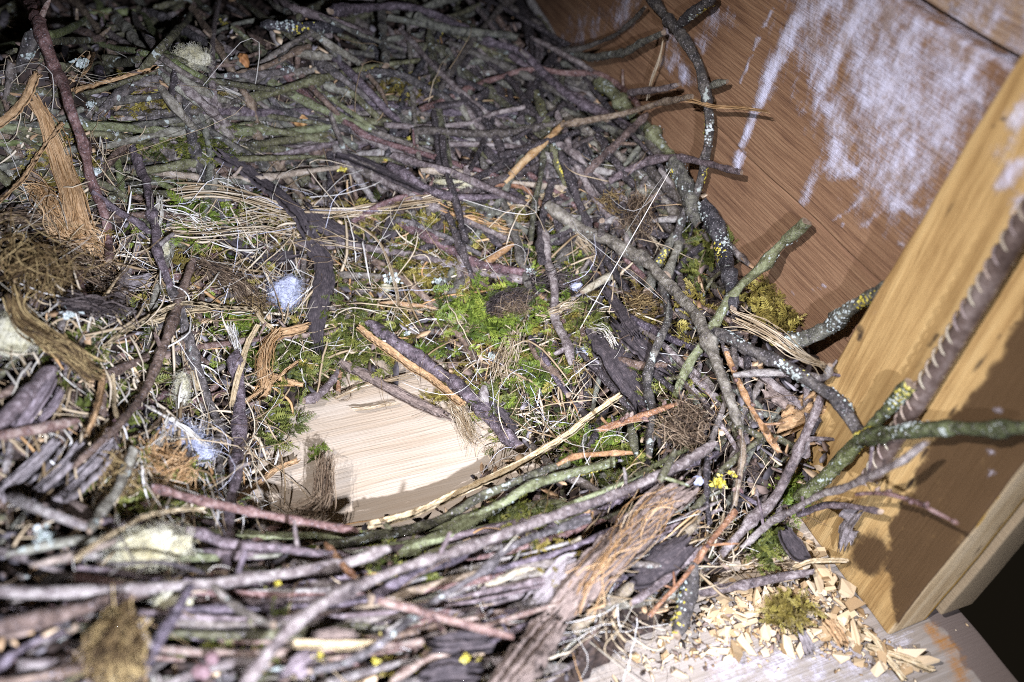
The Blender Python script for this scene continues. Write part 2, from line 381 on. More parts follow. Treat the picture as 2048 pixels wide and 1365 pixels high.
def timber(name, lo, hi, step, mat, parent=None, shapes=(), bev=.0014, extra=None, warp=.0006, res=None, shear=0.0, post_face=False, front_mat=None):
    lo = np.array(lo, float); hi = np.array(hi, float)
    st = res or (step, step, step)
    ax = [axis_pts(lo[k], hi[k], st[k]) for k in range(3)]
    Vs, Fs, n0 = [], [], 0
    for k in range(3):
        i, j = (k + 1) % 3, (k + 2) % 3
        gi, gj = np.meshgrid(ax[i], ax[j], indexing='ij'); ni, nj = gi.shape
        for side in (0, 1):
            P = np.zeros((ni * nj, 3)); P[:, i] = gi.ravel(); P[:, j] = gj.ravel(); P[:, k] = hi[k] if side else lo[k]
            a, b = np.meshgrid(np.arange(ni - 1), np.arange(nj - 1), indexing='ij'); a = a.ravel(); b = b.ravel()
            q = np.stack([a * nj + b, (a + 1) * nj + b, (a + 1) * nj + b + 1, a * nj + b + 1], 1)
            if not side: q = q[:, ::-1]
            Vs.append(P); Fs.append(q + n0); n0 += len(P)
    V = np.vstack(Vs); Fq = np.vstack(Fs)
    q = np.clip(V, lo + bev, hi - bev); d = V - q; L = np.linalg.norm(d, axis=1, keepdims=True)
    V = np.where(L > 1e-9, q + d / np.maximum(L, 1e-9) * bev, V)
    V[:, 1] += shear * (1 - V[:, 2] / .31) * (V[:, 1] - lo[1]) / (hi[1] - lo[1])
    mk = paint(V, shapes) if len(shapes) else np.zeros((len(V), 3))
    if post_face: mk = mk * np.where(V[:, :1] > X_POST + .003, .12, 1.0)
    if extra is not None: mk = np.maximum(mk, extra(V))
    # hand-made unevenness
    V = V + warp * np.stack([np.sin(V[:, 1] * 61 + V[:, 2] * 37) + .5 * np.sin(V[:, 1] * 173 + V[:, 2] * 211), np.sin(V[:, 0] * 71 + V[:, 2] * 53), np.sin(V[:, 0] * 67 + V[:, 1] * 59)], 1) * .5
    mi = None
    if front_mat is not None:
        cen = V[Fq].mean(1); mi = ((cen[:, 1] < lo[1] + .0012) & (cen[:, 0] > lo[0] + .0006)).astype(int)
    return link(name, fast_mesh(name, V, Fq, {'marks': mk}, mi), mat if front_mat is None else [mat, front_mat], parent)

W_WALL = wood('wall_wood', (.35, .212, .108), (.255, .142, .070), (.128, .066, .034), 1, ring=330, line=.42, streak=(1, 1.1, .62), mark_cols=((.72, .72, .80), (.05, .03, .02), (.30, .235, .135)))
W_UP = wood('upper_wall_wood', (.52, .40, .26), (.38, .26, .15), (.20, .12, .07), 1, ring=300)
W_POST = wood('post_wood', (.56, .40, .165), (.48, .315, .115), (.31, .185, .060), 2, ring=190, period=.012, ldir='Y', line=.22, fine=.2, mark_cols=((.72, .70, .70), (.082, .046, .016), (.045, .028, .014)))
W_FLOOR = wood('floor_wood', (.51, .44, .315), (.475, .40, .28), (.41, .325, .21), 0, ring=130, period=.0095, ldir='Y', line=.22, fine=.12, mark_cols=((.70, .68, .64), (.30, .22, .12), (.17, .135, .105)))

wall = bpy.data.objects.new('wooden_wall', None); col.objects.link(wall); wall.location = (X_WALL, .5, 0)
tag(wall, 'brown sawn board wall streaked with white bird droppings behind the nest', 'wall')
def child(o, p):
    o.parent = p; o.matrix_parent_inverse = Matrix.Translation(-p.location); return o
def end_marks(V):
    o = np.zeros((len(V), 3)); o[:, 2] = (V[:, 1] < Y_POST0 - .0002) * 1.4; return o
ST = [  # droppings: channel, strength, zone, points, half widths
 (0, .74, 'C', [(1200,100),(1300,600),(1330,1000)], 400, 230), (0, .70, 'C', [(1640,330),(1500,800)], 270, 180), (0, .58, 'C', [(800,100),(960,700)], 160, 140),
 (0, .95, 'C', [(720,120),(640,280),(570,420),(500,600),(390,850)], 62, 17), (0, .9, 'C', [(378,900),(368,975)], 26, 20),
 (0, .75, 'C', [(900,20),(800,90),(690,190)], 80, 70), (0, 1.0, 'C', [(1090,20),(1010,190),(930,400),(850,520)], 52, 34),
 (0, .85, 'C', [(572,70),(530,160)], 12, 9), (0, .75, 'C', [(500,230),(470,290)], 10, 8), (0, .65, 'C', [(460,320),(380,495)], 5, 4),
 (0, .8, 'C', [(1210,40),(1500,170),(1750,270),(1940,360)], 70, 55), (0, .75, 'C', [(1250,130),(1230,300),(1190,480)], 90, 70), (0, .62, 'C', [(1420,180),(1350,420),(1300,560)], 120, 90),
 (0, .95, 'C', [(1760,320),(1720,450),(1760,570)], 65, 40), (0, .8, 'C', [(1700,560),(1580,680),(1520,850)], 75, 45), (0, .62, 'C', [(1600,250),(1560,420)], 90, 70),
 (0, .85, 'C', [(900,620),(940,720),(1010,800)], 55, 60), (0, .95, 'C', [(960,850),(950,960),(1030,1000)], 75, 50), (0, .55, 'C', [(1100,640),(1050,520)], 70, 60),
 (0, .66, 'C', [(1290,720),(1330,830),(1260,900)], 90, 80), (0, .7, 'C', [(1450,900),(1480,1020),(1380,1130)], 60, 55), (0, .75, 'C', [(1230,960),(1320,1040),(1300,1180),(1420,1240)], 60, 35),
 (0, .60, 'C', [(850,960),(800,1060),(750,1180)], 34, 22), (0, .55, 'C', [(1110,1150),(1030,1220),(930,1290)], 15, 8), (0, .6, 'C', [(1180,1250),(1110,1320)], 22, 18),
 (0, .5, 'C', [(860,330),(800,380)], 60, 50), (0, .45, 'C', [(240,90),(170,260)], 40, 40), (0, .35, 'C', [(320,120)], 60, 60), (0, .55, 'C', [(0,330),(90,480)], 40, 30),
 (0, .5, 'B', [(1680,30),(1640,110)], 70, 60), (0, .35, 'B', [(1450,130),(1380,230)], 80, 70), (0, .6, 'B', [(1900,360),(1930,400)], 30, 25), (0, .5, 'B', [(1940,180),(2000,420)], 40, 45),
 (0, .75, 'F', [(690,590)], 20, 20), (0, .7, 'F', [(985,22)], 9, 9), (0, .6, 'F', [(800,420),(900,380)], 7, 5), (0, .6, 'F', [(690,430)], 12, 12), (0, .7, 'F', [(1330,140)], 14, 14), (0, .75, 'C', [(985,1310)], 9, 9),
 (1, .6, 'C', [(1080,250)], 45, 45), (1, .55, 'C', [(1570,270)], 25, 25), (1, .45, 'C', [(940,520),(960,600)], 50, 40), (1, .35, 'C', [(1460,760)], 70, 70), (1, .5, 'C', [(1690,740)], 60, 40), (1, .8, 'C', [(1180,45)], 14, 10),
 (1, .6, 'C', [(965,840)], 14, 10), (1, .7, 'C', [(1060,900),(1058,1080)], 3, 3),
]
child(timber('board', (X_WALL, Y_POST0 - .004, .012), (X_OUT, 1.25, .1555), .0035, W_WALL, shapes=ST, extra=end_marks, res=(.012, .0035, .0022)), wall)
child(timber('board', (X_WALL - .0012, Y_POST0 - .004, .1566), (X_OUT, 1.25, .2940), .0022, W_WALL, shapes=ST, extra=end_marks, res=(.008, .0022, .0018), bev=.0018), wall)
def upper_marks(V):
    return end_marks(V) + np.array([.34, .22, 0])
def _unused(V):
    o = np.zeros((len(V), 3)); o[:, 0] = .34; o[:, 1] = .22; return o
child(timber('board', (X_WALL + .0055, Y_POST0 - .004, .2972), (X_OUT + .006, 1.25, .44), .004, W_UP, shapes=[(0,.8,'C',[(1930,40),(1830,190)],35,25),(1,.6,'C',[(1640,60)],70,70),(1,.5,'C',[(2020,330)],40,40)], extra=upper_marks), wall)

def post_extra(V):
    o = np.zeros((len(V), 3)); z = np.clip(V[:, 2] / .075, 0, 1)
    yc = Y_POST0 + .043 * z * z * (3 - 2 * z) + .0025 * np.sin(V[:, 2] * 60) + .001 * np.sin(V[:, 2] * 310)      # dark brown band along the front edge
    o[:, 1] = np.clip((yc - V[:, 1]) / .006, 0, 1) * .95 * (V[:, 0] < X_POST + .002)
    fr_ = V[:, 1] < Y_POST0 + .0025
    o[:, 1] = np.maximum(o[:, 1], fr_ * 1.0 * np.exp(-((V[:, 0] - .3665 - .0006 * np.sin(V[:, 2] * 140)) / .0011) ** 2))      # drying crack and yellow edge
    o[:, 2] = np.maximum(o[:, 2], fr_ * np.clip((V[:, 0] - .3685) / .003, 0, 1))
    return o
PS = [
 (1, 1.2, 'I', [(1150,620)], 120, 120), (2, .9, 'I', [(1180,580),(1150,690)], 60, 55), (2, .7, 'I', [(1090,520)], 40, 30), (1, .6, 'I', [(1130,720)], 60, 60),
 (2, 1.0, 'I', [(1270,600),(1275,680),(1220,780)], 10, 12),
 
 (2, .9, 'I', [(1480,0),(1390,170),(1330,310),(1325,420)], 11, 8), (2, .7, 'F', [(2048,570),(1860,720),(1580,1220)], 9, 8),
 (2, .8, 'F', [(1090,640),(1085,700)], 26, 20), (2, .8, 'F', [(1540,670),(1490,740)], 20, 16), (2, .5, 'F', [(1440,760)], 30, 24),
 (2, .9, 'C', [(2030,470)], 13, 13), (2, .9, 'C', [(2025,520)], 9, 9), (2, .9, 'C', [(1935,697)], 12, 12), (2, .9, 'C', [(1885,745)], 13, 11), (2, .8, 'C', [(1790,1280)], 7, 7),
 (2, .6, 'C', [(1870,800),(1700,1060),(1560,1330)], 6, 6), (2, .45, 'C', [(1960,620),(1780,900)], 7, 5),
 (0, .75, 'C', [(2048,620),(2000,720)], 55, 45), (0, .85, 'C', [(2030,950),(1930,1080)], 50, 40), (0, .8, 'C', [(2030,1180),(2040,1260)], 45, 40), (0, .5, 'C', [(1980,820),(1900,880)], 60, 50),
 (1, .55, 'C', [(2048,1290)], 60, 60), (1, .35, 'F', [(1650,480),(1400,900)], 60, 60),
 (0, .8, 'F', [(1180,548)], 8, 8), (0, .7, 'F', [(1600,500)], 10, 9), (0, .8, 'I', [(1840,20)], 16, 16), (0, .7, 'I', [(1850,140)], 22, 18), (0, .7, 'F', [(1900,1115)], 14, 10),
 (2, .7, 'I', [(1880,330),(1900,290)], 10, 8), (2, .8, 'I', [(2048,70),(1850,330),(1700,560)], 7, 5), (1, .5, 'I', [(1790,780)], 20, 12), (1, .5, 'I', [(1260,1080),(1400,870),(1650,520),(2000,50)], 26, 34),
 (1, .7, 'I', [(2048,470),(1900,640),(1700,850),(1500,1040)], 16, 20),
]
W_POST_LIT = wood('post_wood_lit', (.70, .56, .34), (.62, .48, .26), (.46, .33, .16), 2, ring=230, period=.009, ldir='X', line=.3, fine=.2, mark_cols=((.72, .70, .70), (.08, .045, .018), (.50, .29, .035)))  # paler copy of the post wood: light on the front face put into the colour
post = timber('wooden_post', (X_POST, Y_POST0, 0.0005), (X_WALL - .0005, Y_POST1, .47), .0026, W_POST, shapes=PS, bev=.0022, warp=.0008, shear=.024, post_face=True, extra=post_extra, front_mat=W_POST_LIT)
tag(post, 'golden sawn timber post with dark knots standing at the board wall', 'post')

floor = bpy.data.objects.new('floor', None); col.objects.link(floor); floor['kind'] = 'structure'
def floor_extra(V):
    o = np.zeros((len(V), 3)); x = V[:, 0]; wob = .002 * np.sin(V[:, 1] * 190) + .0015 * np.sin(V[:, 1] * 470 + 1)
    o[:, 2] = np.clip((x - .376 + wob) / .005, 0, 1) * 1.4
    return o
W_PLANK = wood('front_plank_wood', (.345, .31, .25), (.29, .25, .19), (.20, .165, .115), 0, ring=170, period=.006, ldir='Y', line=.3, mark_cols=((.74, .72, .70), (.36, .15, .015), (.16, .125, .095)), fine=.25)
FS = [(1, .62, 'I', [(1500,1050),(1620,1200),(1700,1363)], 60, 70), (0, .45, 'I', [(900,1250),(1300,1200)], 160, 120), (0, .45, 'I', [(300,1300),(700,1250)], 120, 120)]
ys = [.062, .195, .292, .425, .60, .80, 1.15]
for k in range(6):
    if k == 0:
        o = timber('plank', (-.34, ys[k], -.024), (X_OUT + .001, ys[k + 1] - .001, 0), .004, W_PLANK, shapes=FS, extra=floor_extra, res=(.004, .004, .01))
    else:
        o = timber('plank', (-.34, ys[k], -.024), (X_OUT + .001, ys[k + 1] - .001, -.0004 * (k % 2)), .01, W_FLOOR, shapes=[(1, .34, 'W', [(560,900),(640,800),(760,770)], 40, 40), (1, .5, 'W', [(540,1010),(640,1045)], 30, 30), (1, .5, 'W', [(870,790),(1010,850)], 26, 20), (1, .45, 'W', [(620,1000)], 30, 30), (1, .35, 'W', [(820,870),(990,880)], 10, 10)], res=(.004, .004, .01))
    child(o, floor)

# ------------------------------------------------------------------ twigs
LAST = {}
def lichen_patches(P, rad, fr, n, kind, parent, t_rng=(0.02, 0.98)):
    T, N, B = fr; s = Soup()
    for _ in range(max(1, int(n * .36))):
        i0 = int(rng.uniform(*t_rng) * (len(P) - 1)); a0 = rng.uniform(0, 6.28)
        for _ in range(int(rng.integers(18, 55))):
            i = int(np.clip(i0 + rng.normal() * 1.5, 0, len(P) - 1)); a = a0 + rng.normal() * .5
            d = np.cos(a) * N[i] + np.sin(a) * B[i]; c = P[i] + d * rad[i] * rng.uniform(1.0, 1.10) + T[i] * rng.normal() * .0007
            q = rng.uniform(.0004, .0010) * (1 + 10 * rad[i]); m_ = 6; ph = rng.uniform(0, 6)
            e1 = T[i]; e2 = np.cross(d, T[i]); an = np.linspace(0, 6.283, m_, endpoint=False) + ph
            rr = q * rng.uniform(.6, 1.3, m_)
            V = [c + d * q * .55] + [c + rr[k] * (np.cos(an[k]) * e1 + np.sin(an[k]) * e2) + d * q * rng.uniform(-.25, .55) for k in range(m_)]
            s.add(np.array(V), np.array([[0, 1 + k, 1 + (k + 1) % m_] for k in range(m_)]), rng.uniform())
    if s.n: s.build('lichen', FB['lichen_' + kind], parent)['kind'] = 'stuff'

def make_twig(name, P3, r0, r1, kind, parent=None, sides=9, step=.0032, wob=.10, knots=True, rough=.10):
    L = np.linalg.norm(np.diff(P3, axis=0), axis=1).sum(); n = max(int(L / step), 8)
    P = spline(P3, n)
    for _ in range(1):
        amp = wob * (r0 + r1) / 2
        P = P + np.stack([smooth_noise(n, 7) for _ in range(3)], 1) * amp
        xk = np.cumsum(rng.uniform(4, 11, int(n / 4) + 4)); P = P + np.stack([np.interp(np.arange(n), xk, rng.normal(size=len(xk))) for _ in range(3)], 1) * amp * 2.0
    rad = np.linspace(r0, r1, n) * (1 + .07 * smooth_noise(n, 4))
    if knots:
        for _ in range(int(L / .018) + 1):
            c = rng.uniform(0, n); rad = rad * (1 + rng.uniform(.08, .38) * np.exp(-((np.arange(n) - c) / rng.uniform(.7, 1.6)) ** 2))
    for e_, k_ in ((0, 1), (-1, -2)):
        q_ = rng.uniform(.45, 1.0); rad[e_] *= q_; rad[k_] *= (1 + q_) / 2
    me, fr = tube_mesh(name, P, rad, sides, rough)
    o = link(name, me, [BK[kind], CUT], parent)
    return o, P, rad, fr
def shoots(P, rad, fr, n, kind, parent, length=(.006, .016), name='side_shoot'):
    T, N, B = fr
    for _ in range(n):
        i = int(rng.uniform(.08, .92) * (len(P) - 1)); a = rng.uniform(0, 6.28)
        d = np.cos(a) * N[i] + np.sin(a) * B[i]; d = d if d[2] > -.3 else -d
        s = T[i] * rng.choice([-1, 1]) * rng.uniform(.3, .9)
        e = d + s; e /= np.linalg.norm(e); L = rng.uniform(*length)
        p0 = P[i]; pts = np.array([p0, p0 + e * (rad[i] + L * .5), p0 + e * (rad[i] + L) + d * L * .1])
        make_twig(name, pts, rad[i] * .55, rad[i] * .42, kind, parent, sides=7, step=.002, knots=False)
def buds(P, rad, fr, n, parent, end=False):
    T, N, B = fr
    for k in range(n):
        i = int(rng.uniform(.05, .97) * (len(P) - 1)); a = rng.uniform(0, 6.28)
        d = np.cos(a) * N[i] + np.sin(a) * B[i]; d = d if d[2] > -.2 else -d; d = d + T[i] * .8; d /= np.linalg.norm(d); base = P[i] + d * rad[i] * .6
        if end and k == 0: base = P[-1]; d = T[-1]; i = -1
        L = max(rad[i] * 2.2, .004); t = np.linspace(0, 1, 7)
        pp = base + d * (t * L)[:, None]; rr = L * .32 * np.sin(np.pi * (t * .86 + .10)) ** .8
        me, _ = tube_mesh('bud', pp, rr, 7, .03); link('bud', me, [BK['red'], BK['red']], parent)
def T_(label, kind, r, zone, pts, lift=4, name='twig', r2=None, sh=0, bd=0, lg=0, ly=0, off=6, wob=.10, smooth=True, end_bud=False, post=True, group='loose twigs lying on the nest'):
    P = px(zone, pts); n = len(P)
    lf = np.linspace(lift[0], lift[1], n) if isinstance(lift, (tuple, list)) else np.full(n, lift, float)
    P3 = np.array([hit(p[0], p[1], lf[i] / 1000 if len(p) < 3 else p[2] / 1000, off / 1000, post) for i, p in enumerate(P)])
    if smooth and n > 3:      # twigs are stiff: even out dips taken over from the nest along the line of sight
        D = np.array([depth(p) for p in P3]); x = np.linspace(-1, 1, n); D2 = np.polyval(np.polyfit(x, D, 3 if n > 5 else 2), x)
        D2 = np.minimum(D2, D + .004)
        P3 = np.array([CAM + (p - CAM) * (d2 / d) for p, d, d2 in zip(P3, D, D2)])
    k = 1.0
    r = r * .84
    ra = r * depth(P3[0]) / F_PX; rb = (r2 * .84 if r2 else r * .82) * depth(P3[-1]) / F_PX
    o, Pc, rad, fr = make_twig(name, P3, ra, rb, kind, wob=wob)
    tag(o, label, name.replace('_', ' ') if name != 'forked_branch' else 'branch', group if name == 'twig' else None)
    if sh: shoots(Pc, rad, fr, sh, kind, o)
    if bd: buds(Pc, rad, fr, bd, o, end_bud)
    if lg: lichen_patches(Pc, rad, fr, lg, 'grey', o)
    if ly: lichen_patches(Pc, rad, fr, ly, 'yellow', o)
    return o, Pc, rad, fr

# ------------------------------------------------------------------ the nest: a mat of twigs, litter, moss and dry grass
nest = bpy.data.objects.new('bird_nest', None); col.objects.link(nest); nest.location = (.11, .36, 0)
tag(nest, 'large round nest mat of interlaced twigs, moss and dry grass', 'bird nest')
BOARD = [(500,1010),(545,900),(600,830),(680,745),(860,760),(925,800),(1000,885),(1030,905),(920,960),(740,1050),(600,1040)]
BOARD_IN = [(545,985),(575,890),(625,830),(690,765),(850,780),(915,825),(985,890),(900,960),(740,1035),(620,1020)]
def inside(u, v, poly):
    c = False; n = len(poly)
    for i in range(n):
        (x1, y1), (x2, y2) = poly[i], poly[(i + 1) % n]
        if (y1 > v) != (y2 > v) and u < (x2 - x1) * (v - y1) / (y2 - y1) + x1: c = not c
    return c
WALL_LINE = np.array([(1090,-20),(1120,60),(1250,190),(1350,320),(1440,440),(1530,550),(1600,650),(1650,740),(1655,850),(1690,960),(1620,1030),(1540,1080),(1450,1140),(1330,1230),(1230,1290),(1150,1365),(1120,1500)])
def in_nest(u, v, margin=0):
    xs = np.interp(v, WALL_LINE[:, 1], WALL_LINE[:, 0]); return u < xs - margin
# bed of fine dirt under everything (stays out of the bare hollow)
bx = np.linspace(-.33, .372, 190); by = np.linspace(.11, 1.1, 240)
gx, gy = np.meshgrid(bx, by, indexing='ij')
hz = height(gx, gy) - .010 + .003 * rng.normal(size=gx.shape)
hz = np.where(height(gx, gy) < .016, -.006, hz)
_uv = project(np.stack([gx, gy, hz], -1)); hz = np.where(_uv[..., 0] > np.interp(_uv[..., 1], WALL_LINE[:, 1], WALL_LINE[:, 0]) - 25, np.where(_uv[..., 1] > 900, -.006, hz), hz)
hz = np.where((gx > X_POST - .012) & (gy < Y_POST1 + .012), -.006, hz)
i, j = np.meshgrid(np.arange(len(bx) - 1), np.arange(len(by) - 1), indexing='ij'); i = i.ravel(); j = j.ravel(); nb_ = len(by)
bed = link('litter_bed', fast_mesh('litter_bed', np.stack([gx, gy, hz], -1).reshape(-1, 3), np.stack([i * nb_ + j, (i + 1) * nb_ + j, (i + 1) * nb_ + j + 1, i * nb_ + j + 1], 1), {'rnd': rng.uniform(0, .25, gx.size)}), FB['litter_brown'])
child(bed, nest); bed['kind'] = 'stuff'

# flakes of bark, leaf and bud scale
def flake_soup(n, region, size, mats, seed_lift=(0, .006)):
    S = {m_: Soup() for m_ in mats}; names = list(mats)
    made = 0
    while made < n:
        u, v = rng.uniform(region[0], region[2]), rng.uniform(region[1], region[3])
        if not in_nest(u, v, 8) or inside(u, v, BOARD): continue
        c = hit(u, v, rng.uniform(*seed_lift)); made += 1
        if c[2] < .004: continue
        q = rng.uniform(*size) * depth(c) / F_PX; asp = rng.uniform(1.2, 4)
        d1 = rng.normal(size=3); d1[2] *= .35; d1 /= np.linalg.norm(d1); d2 = np.cross(rng.normal(size=3) * .3 + [0, 0, 1], d1); d2 /= np.linalg.norm(d2); d3 = np.cross(d1, d2)
        k = 6; an = np.linspace(0, 6.283, k, endpoint=False); rr = q * rng.uniform(.6, 1.2, k)
        top = c + (np.cos(an) * rr * asp)[:, None] * d1 + (np.sin(an) * rr)[:, None] * d2 + (rng.normal(size=k) * q * .18)[:, None] * d3
        V = np.vstack([top, top - d3 * .0008]); F = [[0, 1, 2], [0, 2, 3], [0, 3, 4], [0, 4, 5], [6, 8, 7], [6, 9, 8], [6, 10, 9], [6, 11, 10]] + [[a, 6 + a, (a + 1) % 6] for a in range(6)] + [[(a + 1) % 6, 6 + a, 6 + (a + 1) % 6] for a in range(6)]
        S[names[int(rng.integers(len(names)))]].add(V, np.array(F), rng.uniform())
    return S
fl = flake_soup(2000, (-20, 0, 1700, 1380), (3, 9), ['litter_brown', 'litter_purple', 'litter_brown', 'litter_purple', 'litter_tan'])
for m_, s in fl.items():
    o = s.build('bark_flakes', FB[m_]); o['kind'] = 'stuff'; child(o, nest)

# twigs of the mat
def filler(region, n, angles, length, rad, kinds, lift):
    out = []; tries = 0
    while len(out) < n and tries < n * 30:
        tries += 1
        u, v = rng.uniform(region[0], region[2]), rng.uniform(region[1], region[3])
        mu, sg = angles[int(rng.integers(len(angles)))]; a = math.radians(rng.normal(mu, sg)); L = rng.uniform(*length)
        du, dv = math.cos(a) * L / 2, math.sin(a) * L / 2
        bend = rng.normal() * L * .05
        Q = [(u - du, v - dv), (u - dv / L * 2 * bend, v + du / L * 2 * bend), (u + du, v + dv)]
        if not all(in_nest(x, y, 14) for x, y in Q) or any(inside(x, y, BOARD) for x, y in Q): continue
        if any(inside(Q[0][0] + (Q[2][0] - Q[0][0]) * k, Q[0][1] + (Q[2][1] - Q[0][1]) * k, BOARD) for k in (.15, .3, .45, .6, .75, .9)): continue
        lf = rng.uniform(*lift) / 1000
        P3 = np.array([hit(x, y, lf + rng.normal() * .0015) for x, y in Q])
        if P3[:, 2].min() < .012 or np.ptp([depth(p) for p in P3]) > .22: continue
        r = rng.uniform(*rad)
        out.append((r * L, P3, r * depth(P3[1]) / F_PX, kinds[int(rng.integers(len(kinds)))]))
    return out
K1 = ['purple', 'grey', 'olive', 'grey', 'olive', 'brown', 'dark', 'lichen', 'grey', 'purple', 'lichen', 'olive']; K2 = ['purple', 'grey', 'brown', 'red', 'grey']
FL = []
KD = ['dark', 'purple', 'dark', 'lichen', 'dark', 'dark']
FL += filler((330, -10, 1420, 350), 210, [(8, 14), (42, 12), (-14, 10), (75, 14), (38, 20)], (150, 430), (4.5, 9), K1, (-8, 9))
FL += filler((880, -10, 1500, 470), 150, [(42, 14), (60, 14), (10, 14), (110, 14), (-20, 10)], (110, 340), (5, 9), KD, (-4, 16))
for k in range(46):                      # long pliant twigs bent round the front rim
    dv = rng.uniform(-70, 210); a0, a1 = sorted(rng.uniform(0, 1, 2)); a1 = min(1, max(a1, a0 + .45)); a0 = max(0, a1 - rng.uniform(.45, .95))
    tt = np.linspace(a0, a1, 6); cu = np.interp(tt, [0, .25, .5, .75, 1], [150, 480, 800, 1130, 1440]); cv = np.interp(tt, [0, .25, .5, .75, 1], [1085, 1112, 1098, 1022, 880]) + dv + rng.normal() * 30 * (tt - .5)
    Q = list(zip(cu, cv))
    if not all(in_nest(x, y, 20) for x, y in Q) or any(inside(x, y, BOARD) for x, y in Q): continue
    lf = rng.uniform(-2, 12) / 1000; P3 = np.array([hit(x, y, lf) for x, y in Q])
    if P3[:, 2].min() < .012: continue
    r = rng.uniform(4.5, 8.5); FL.append((r * 900, P3, r * depth(P3[2]) / F_PX, ['purple', 'grey', 'red', 'purple', 'olive'][k % 5]))
FL += filler((1120, 330, 1650, 980), 80, [(62, 22), (112, 20), (35, 15)], (80, 260), (5, 9), KD + K1, (-7, 8))
FL += filler((-20, 1030, 1420, 1400), 120, [(-20, 12), (-30, 12), (10, 20), (-8, 14)], (140, 420), (6, 10.5), K2, (-9, 9))
FL += filler((-20, -10, 420, 420), 90, [(62, 20), (-25, 20), (5, 15)], (90, 300), (5, 9), ['olive', 'green', 'grey', 'brown', 'olive', 'lichen'], (-8, 6))
FL += filler((-20, 420, 430, 1050), 70, [(60, 30), (-40, 22), (120, 20)], (90, 280), (6, 10), K2 + ['brown'], (-10, 6))
FL += filler((420, 330, 1250, 860), 60, [(30, 30), (100, 30), (-20, 30)], (60, 190), (3.5, 7), K2, (-6, 3))
FL.sort(key=lambda t: -t[0])
for k, (sz, P3, r, kind) in enumerate(FL[:300]):
    o, Pc, rad, fr = make_twig('twig', P3, r, r * rng.uniform(.6, .95), kind, sides=8, step=.0045)
    child(o, nest)
    if kind in ('lichen', 'olive') and k % 2: lichen_patches(Pc, rad, fr, 3, 'grey' if rng.uniform() < .65 else 'yellow', o)
    elif k % 3 == 0: shoots(Pc, rad, fr, 1, kind, o, (.003, .009))
s_by = {k: Soup() for k in ('green', 'purple', 'grey', 'brown', 'dark', 'olive', 'lichen', 'red')}
def small_twigs(n, region, length, rad, lift):
    c = 0
    while c < n:
        u, v = rng.uniform(region[0], region[2]), rng.uniform(region[1], region[3]); a = rng.uniform(0, 6.28); L = rng.uniform(*length)
        Q = [(u, v), (u + math.cos(a) * L, v + math.sin(a) * L)]; c += 1
        if not all(in_nest(x, y, 14) for x, y in Q) or any(inside(x, y, BOARD) for x, y in Q): continue
        lf = rng.uniform(*lift) / 1000; P3 = np.array([hit(x, y, lf) for x, y in Q])
        if P3[:, 2].min() < .012 or np.ptp([depth(p) for p in P3]) > .15: continue
        n_ = 9; P = spline(np.array([P3[0], P3.mean(0) + rng.normal(size=3) * .002, P3[1]]), n_); r = rng.uniform(*rad) * depth(P3[0]) / F_PX
        V, Fq, Cp, _ = tube(P, np.full(n_, r) * (1 + .1 * rng.normal(size=n_)), 6, .08)
        s_by[list(s_by)[1 + int(rng.integers(5))]].add(V, np.vstack([Fq[:, [0, 1, 2]], Fq[:, [0, 2, 3]], Cp]), rng.uniform())
small_twigs(650, (-20, -20, 1680, 1380), (30, 130), (3, 7), (-8, 0))
for P_ in FL[300:]:
    n_ = 26; V, Fq, Cp, _ = tube(spline(P_[1], n_) + np.stack([smooth_noise(n_, 5) for _ in range(3)], 1) * P_[2] * .25, P_[2] * (1 + .12 * smooth_noise(n_, 3)), 7, .10)
    s_by[P_[3]].add(V, np.vstack([Fq[:, [0, 1, 2]], Fq[:, [0, 2, 3]], Cp]), .5)
for P_ in filler((-620, 60, -20, 1300), 150, [(62, 25), (-30, 22), (5, 20)], (120, 360), (5, 9.5), K2 + ['olive'], (-8, 8)):     # the mat goes on beyond the picture
    n_ = 22; V, Fq, Cp, _ = tube(spline(P_[1], n_) + np.stack([smooth_noise(n_, 5) for _ in range(3)], 1) * P_[2] * .25, P_[2] * (1 + .12 * smooth_noise(n_, 3)), 7, .10)
    s_by[P_[3]].add(V, np.vstack([Fq[:, [0, 1, 2]], Fq[:, [0, 2, 3]], Cp]), .5)
for k, s in s_by.items():
    o = s.build('small_twigs', BK[k]); o['kind'] = 'stuff'; child(o, nest)

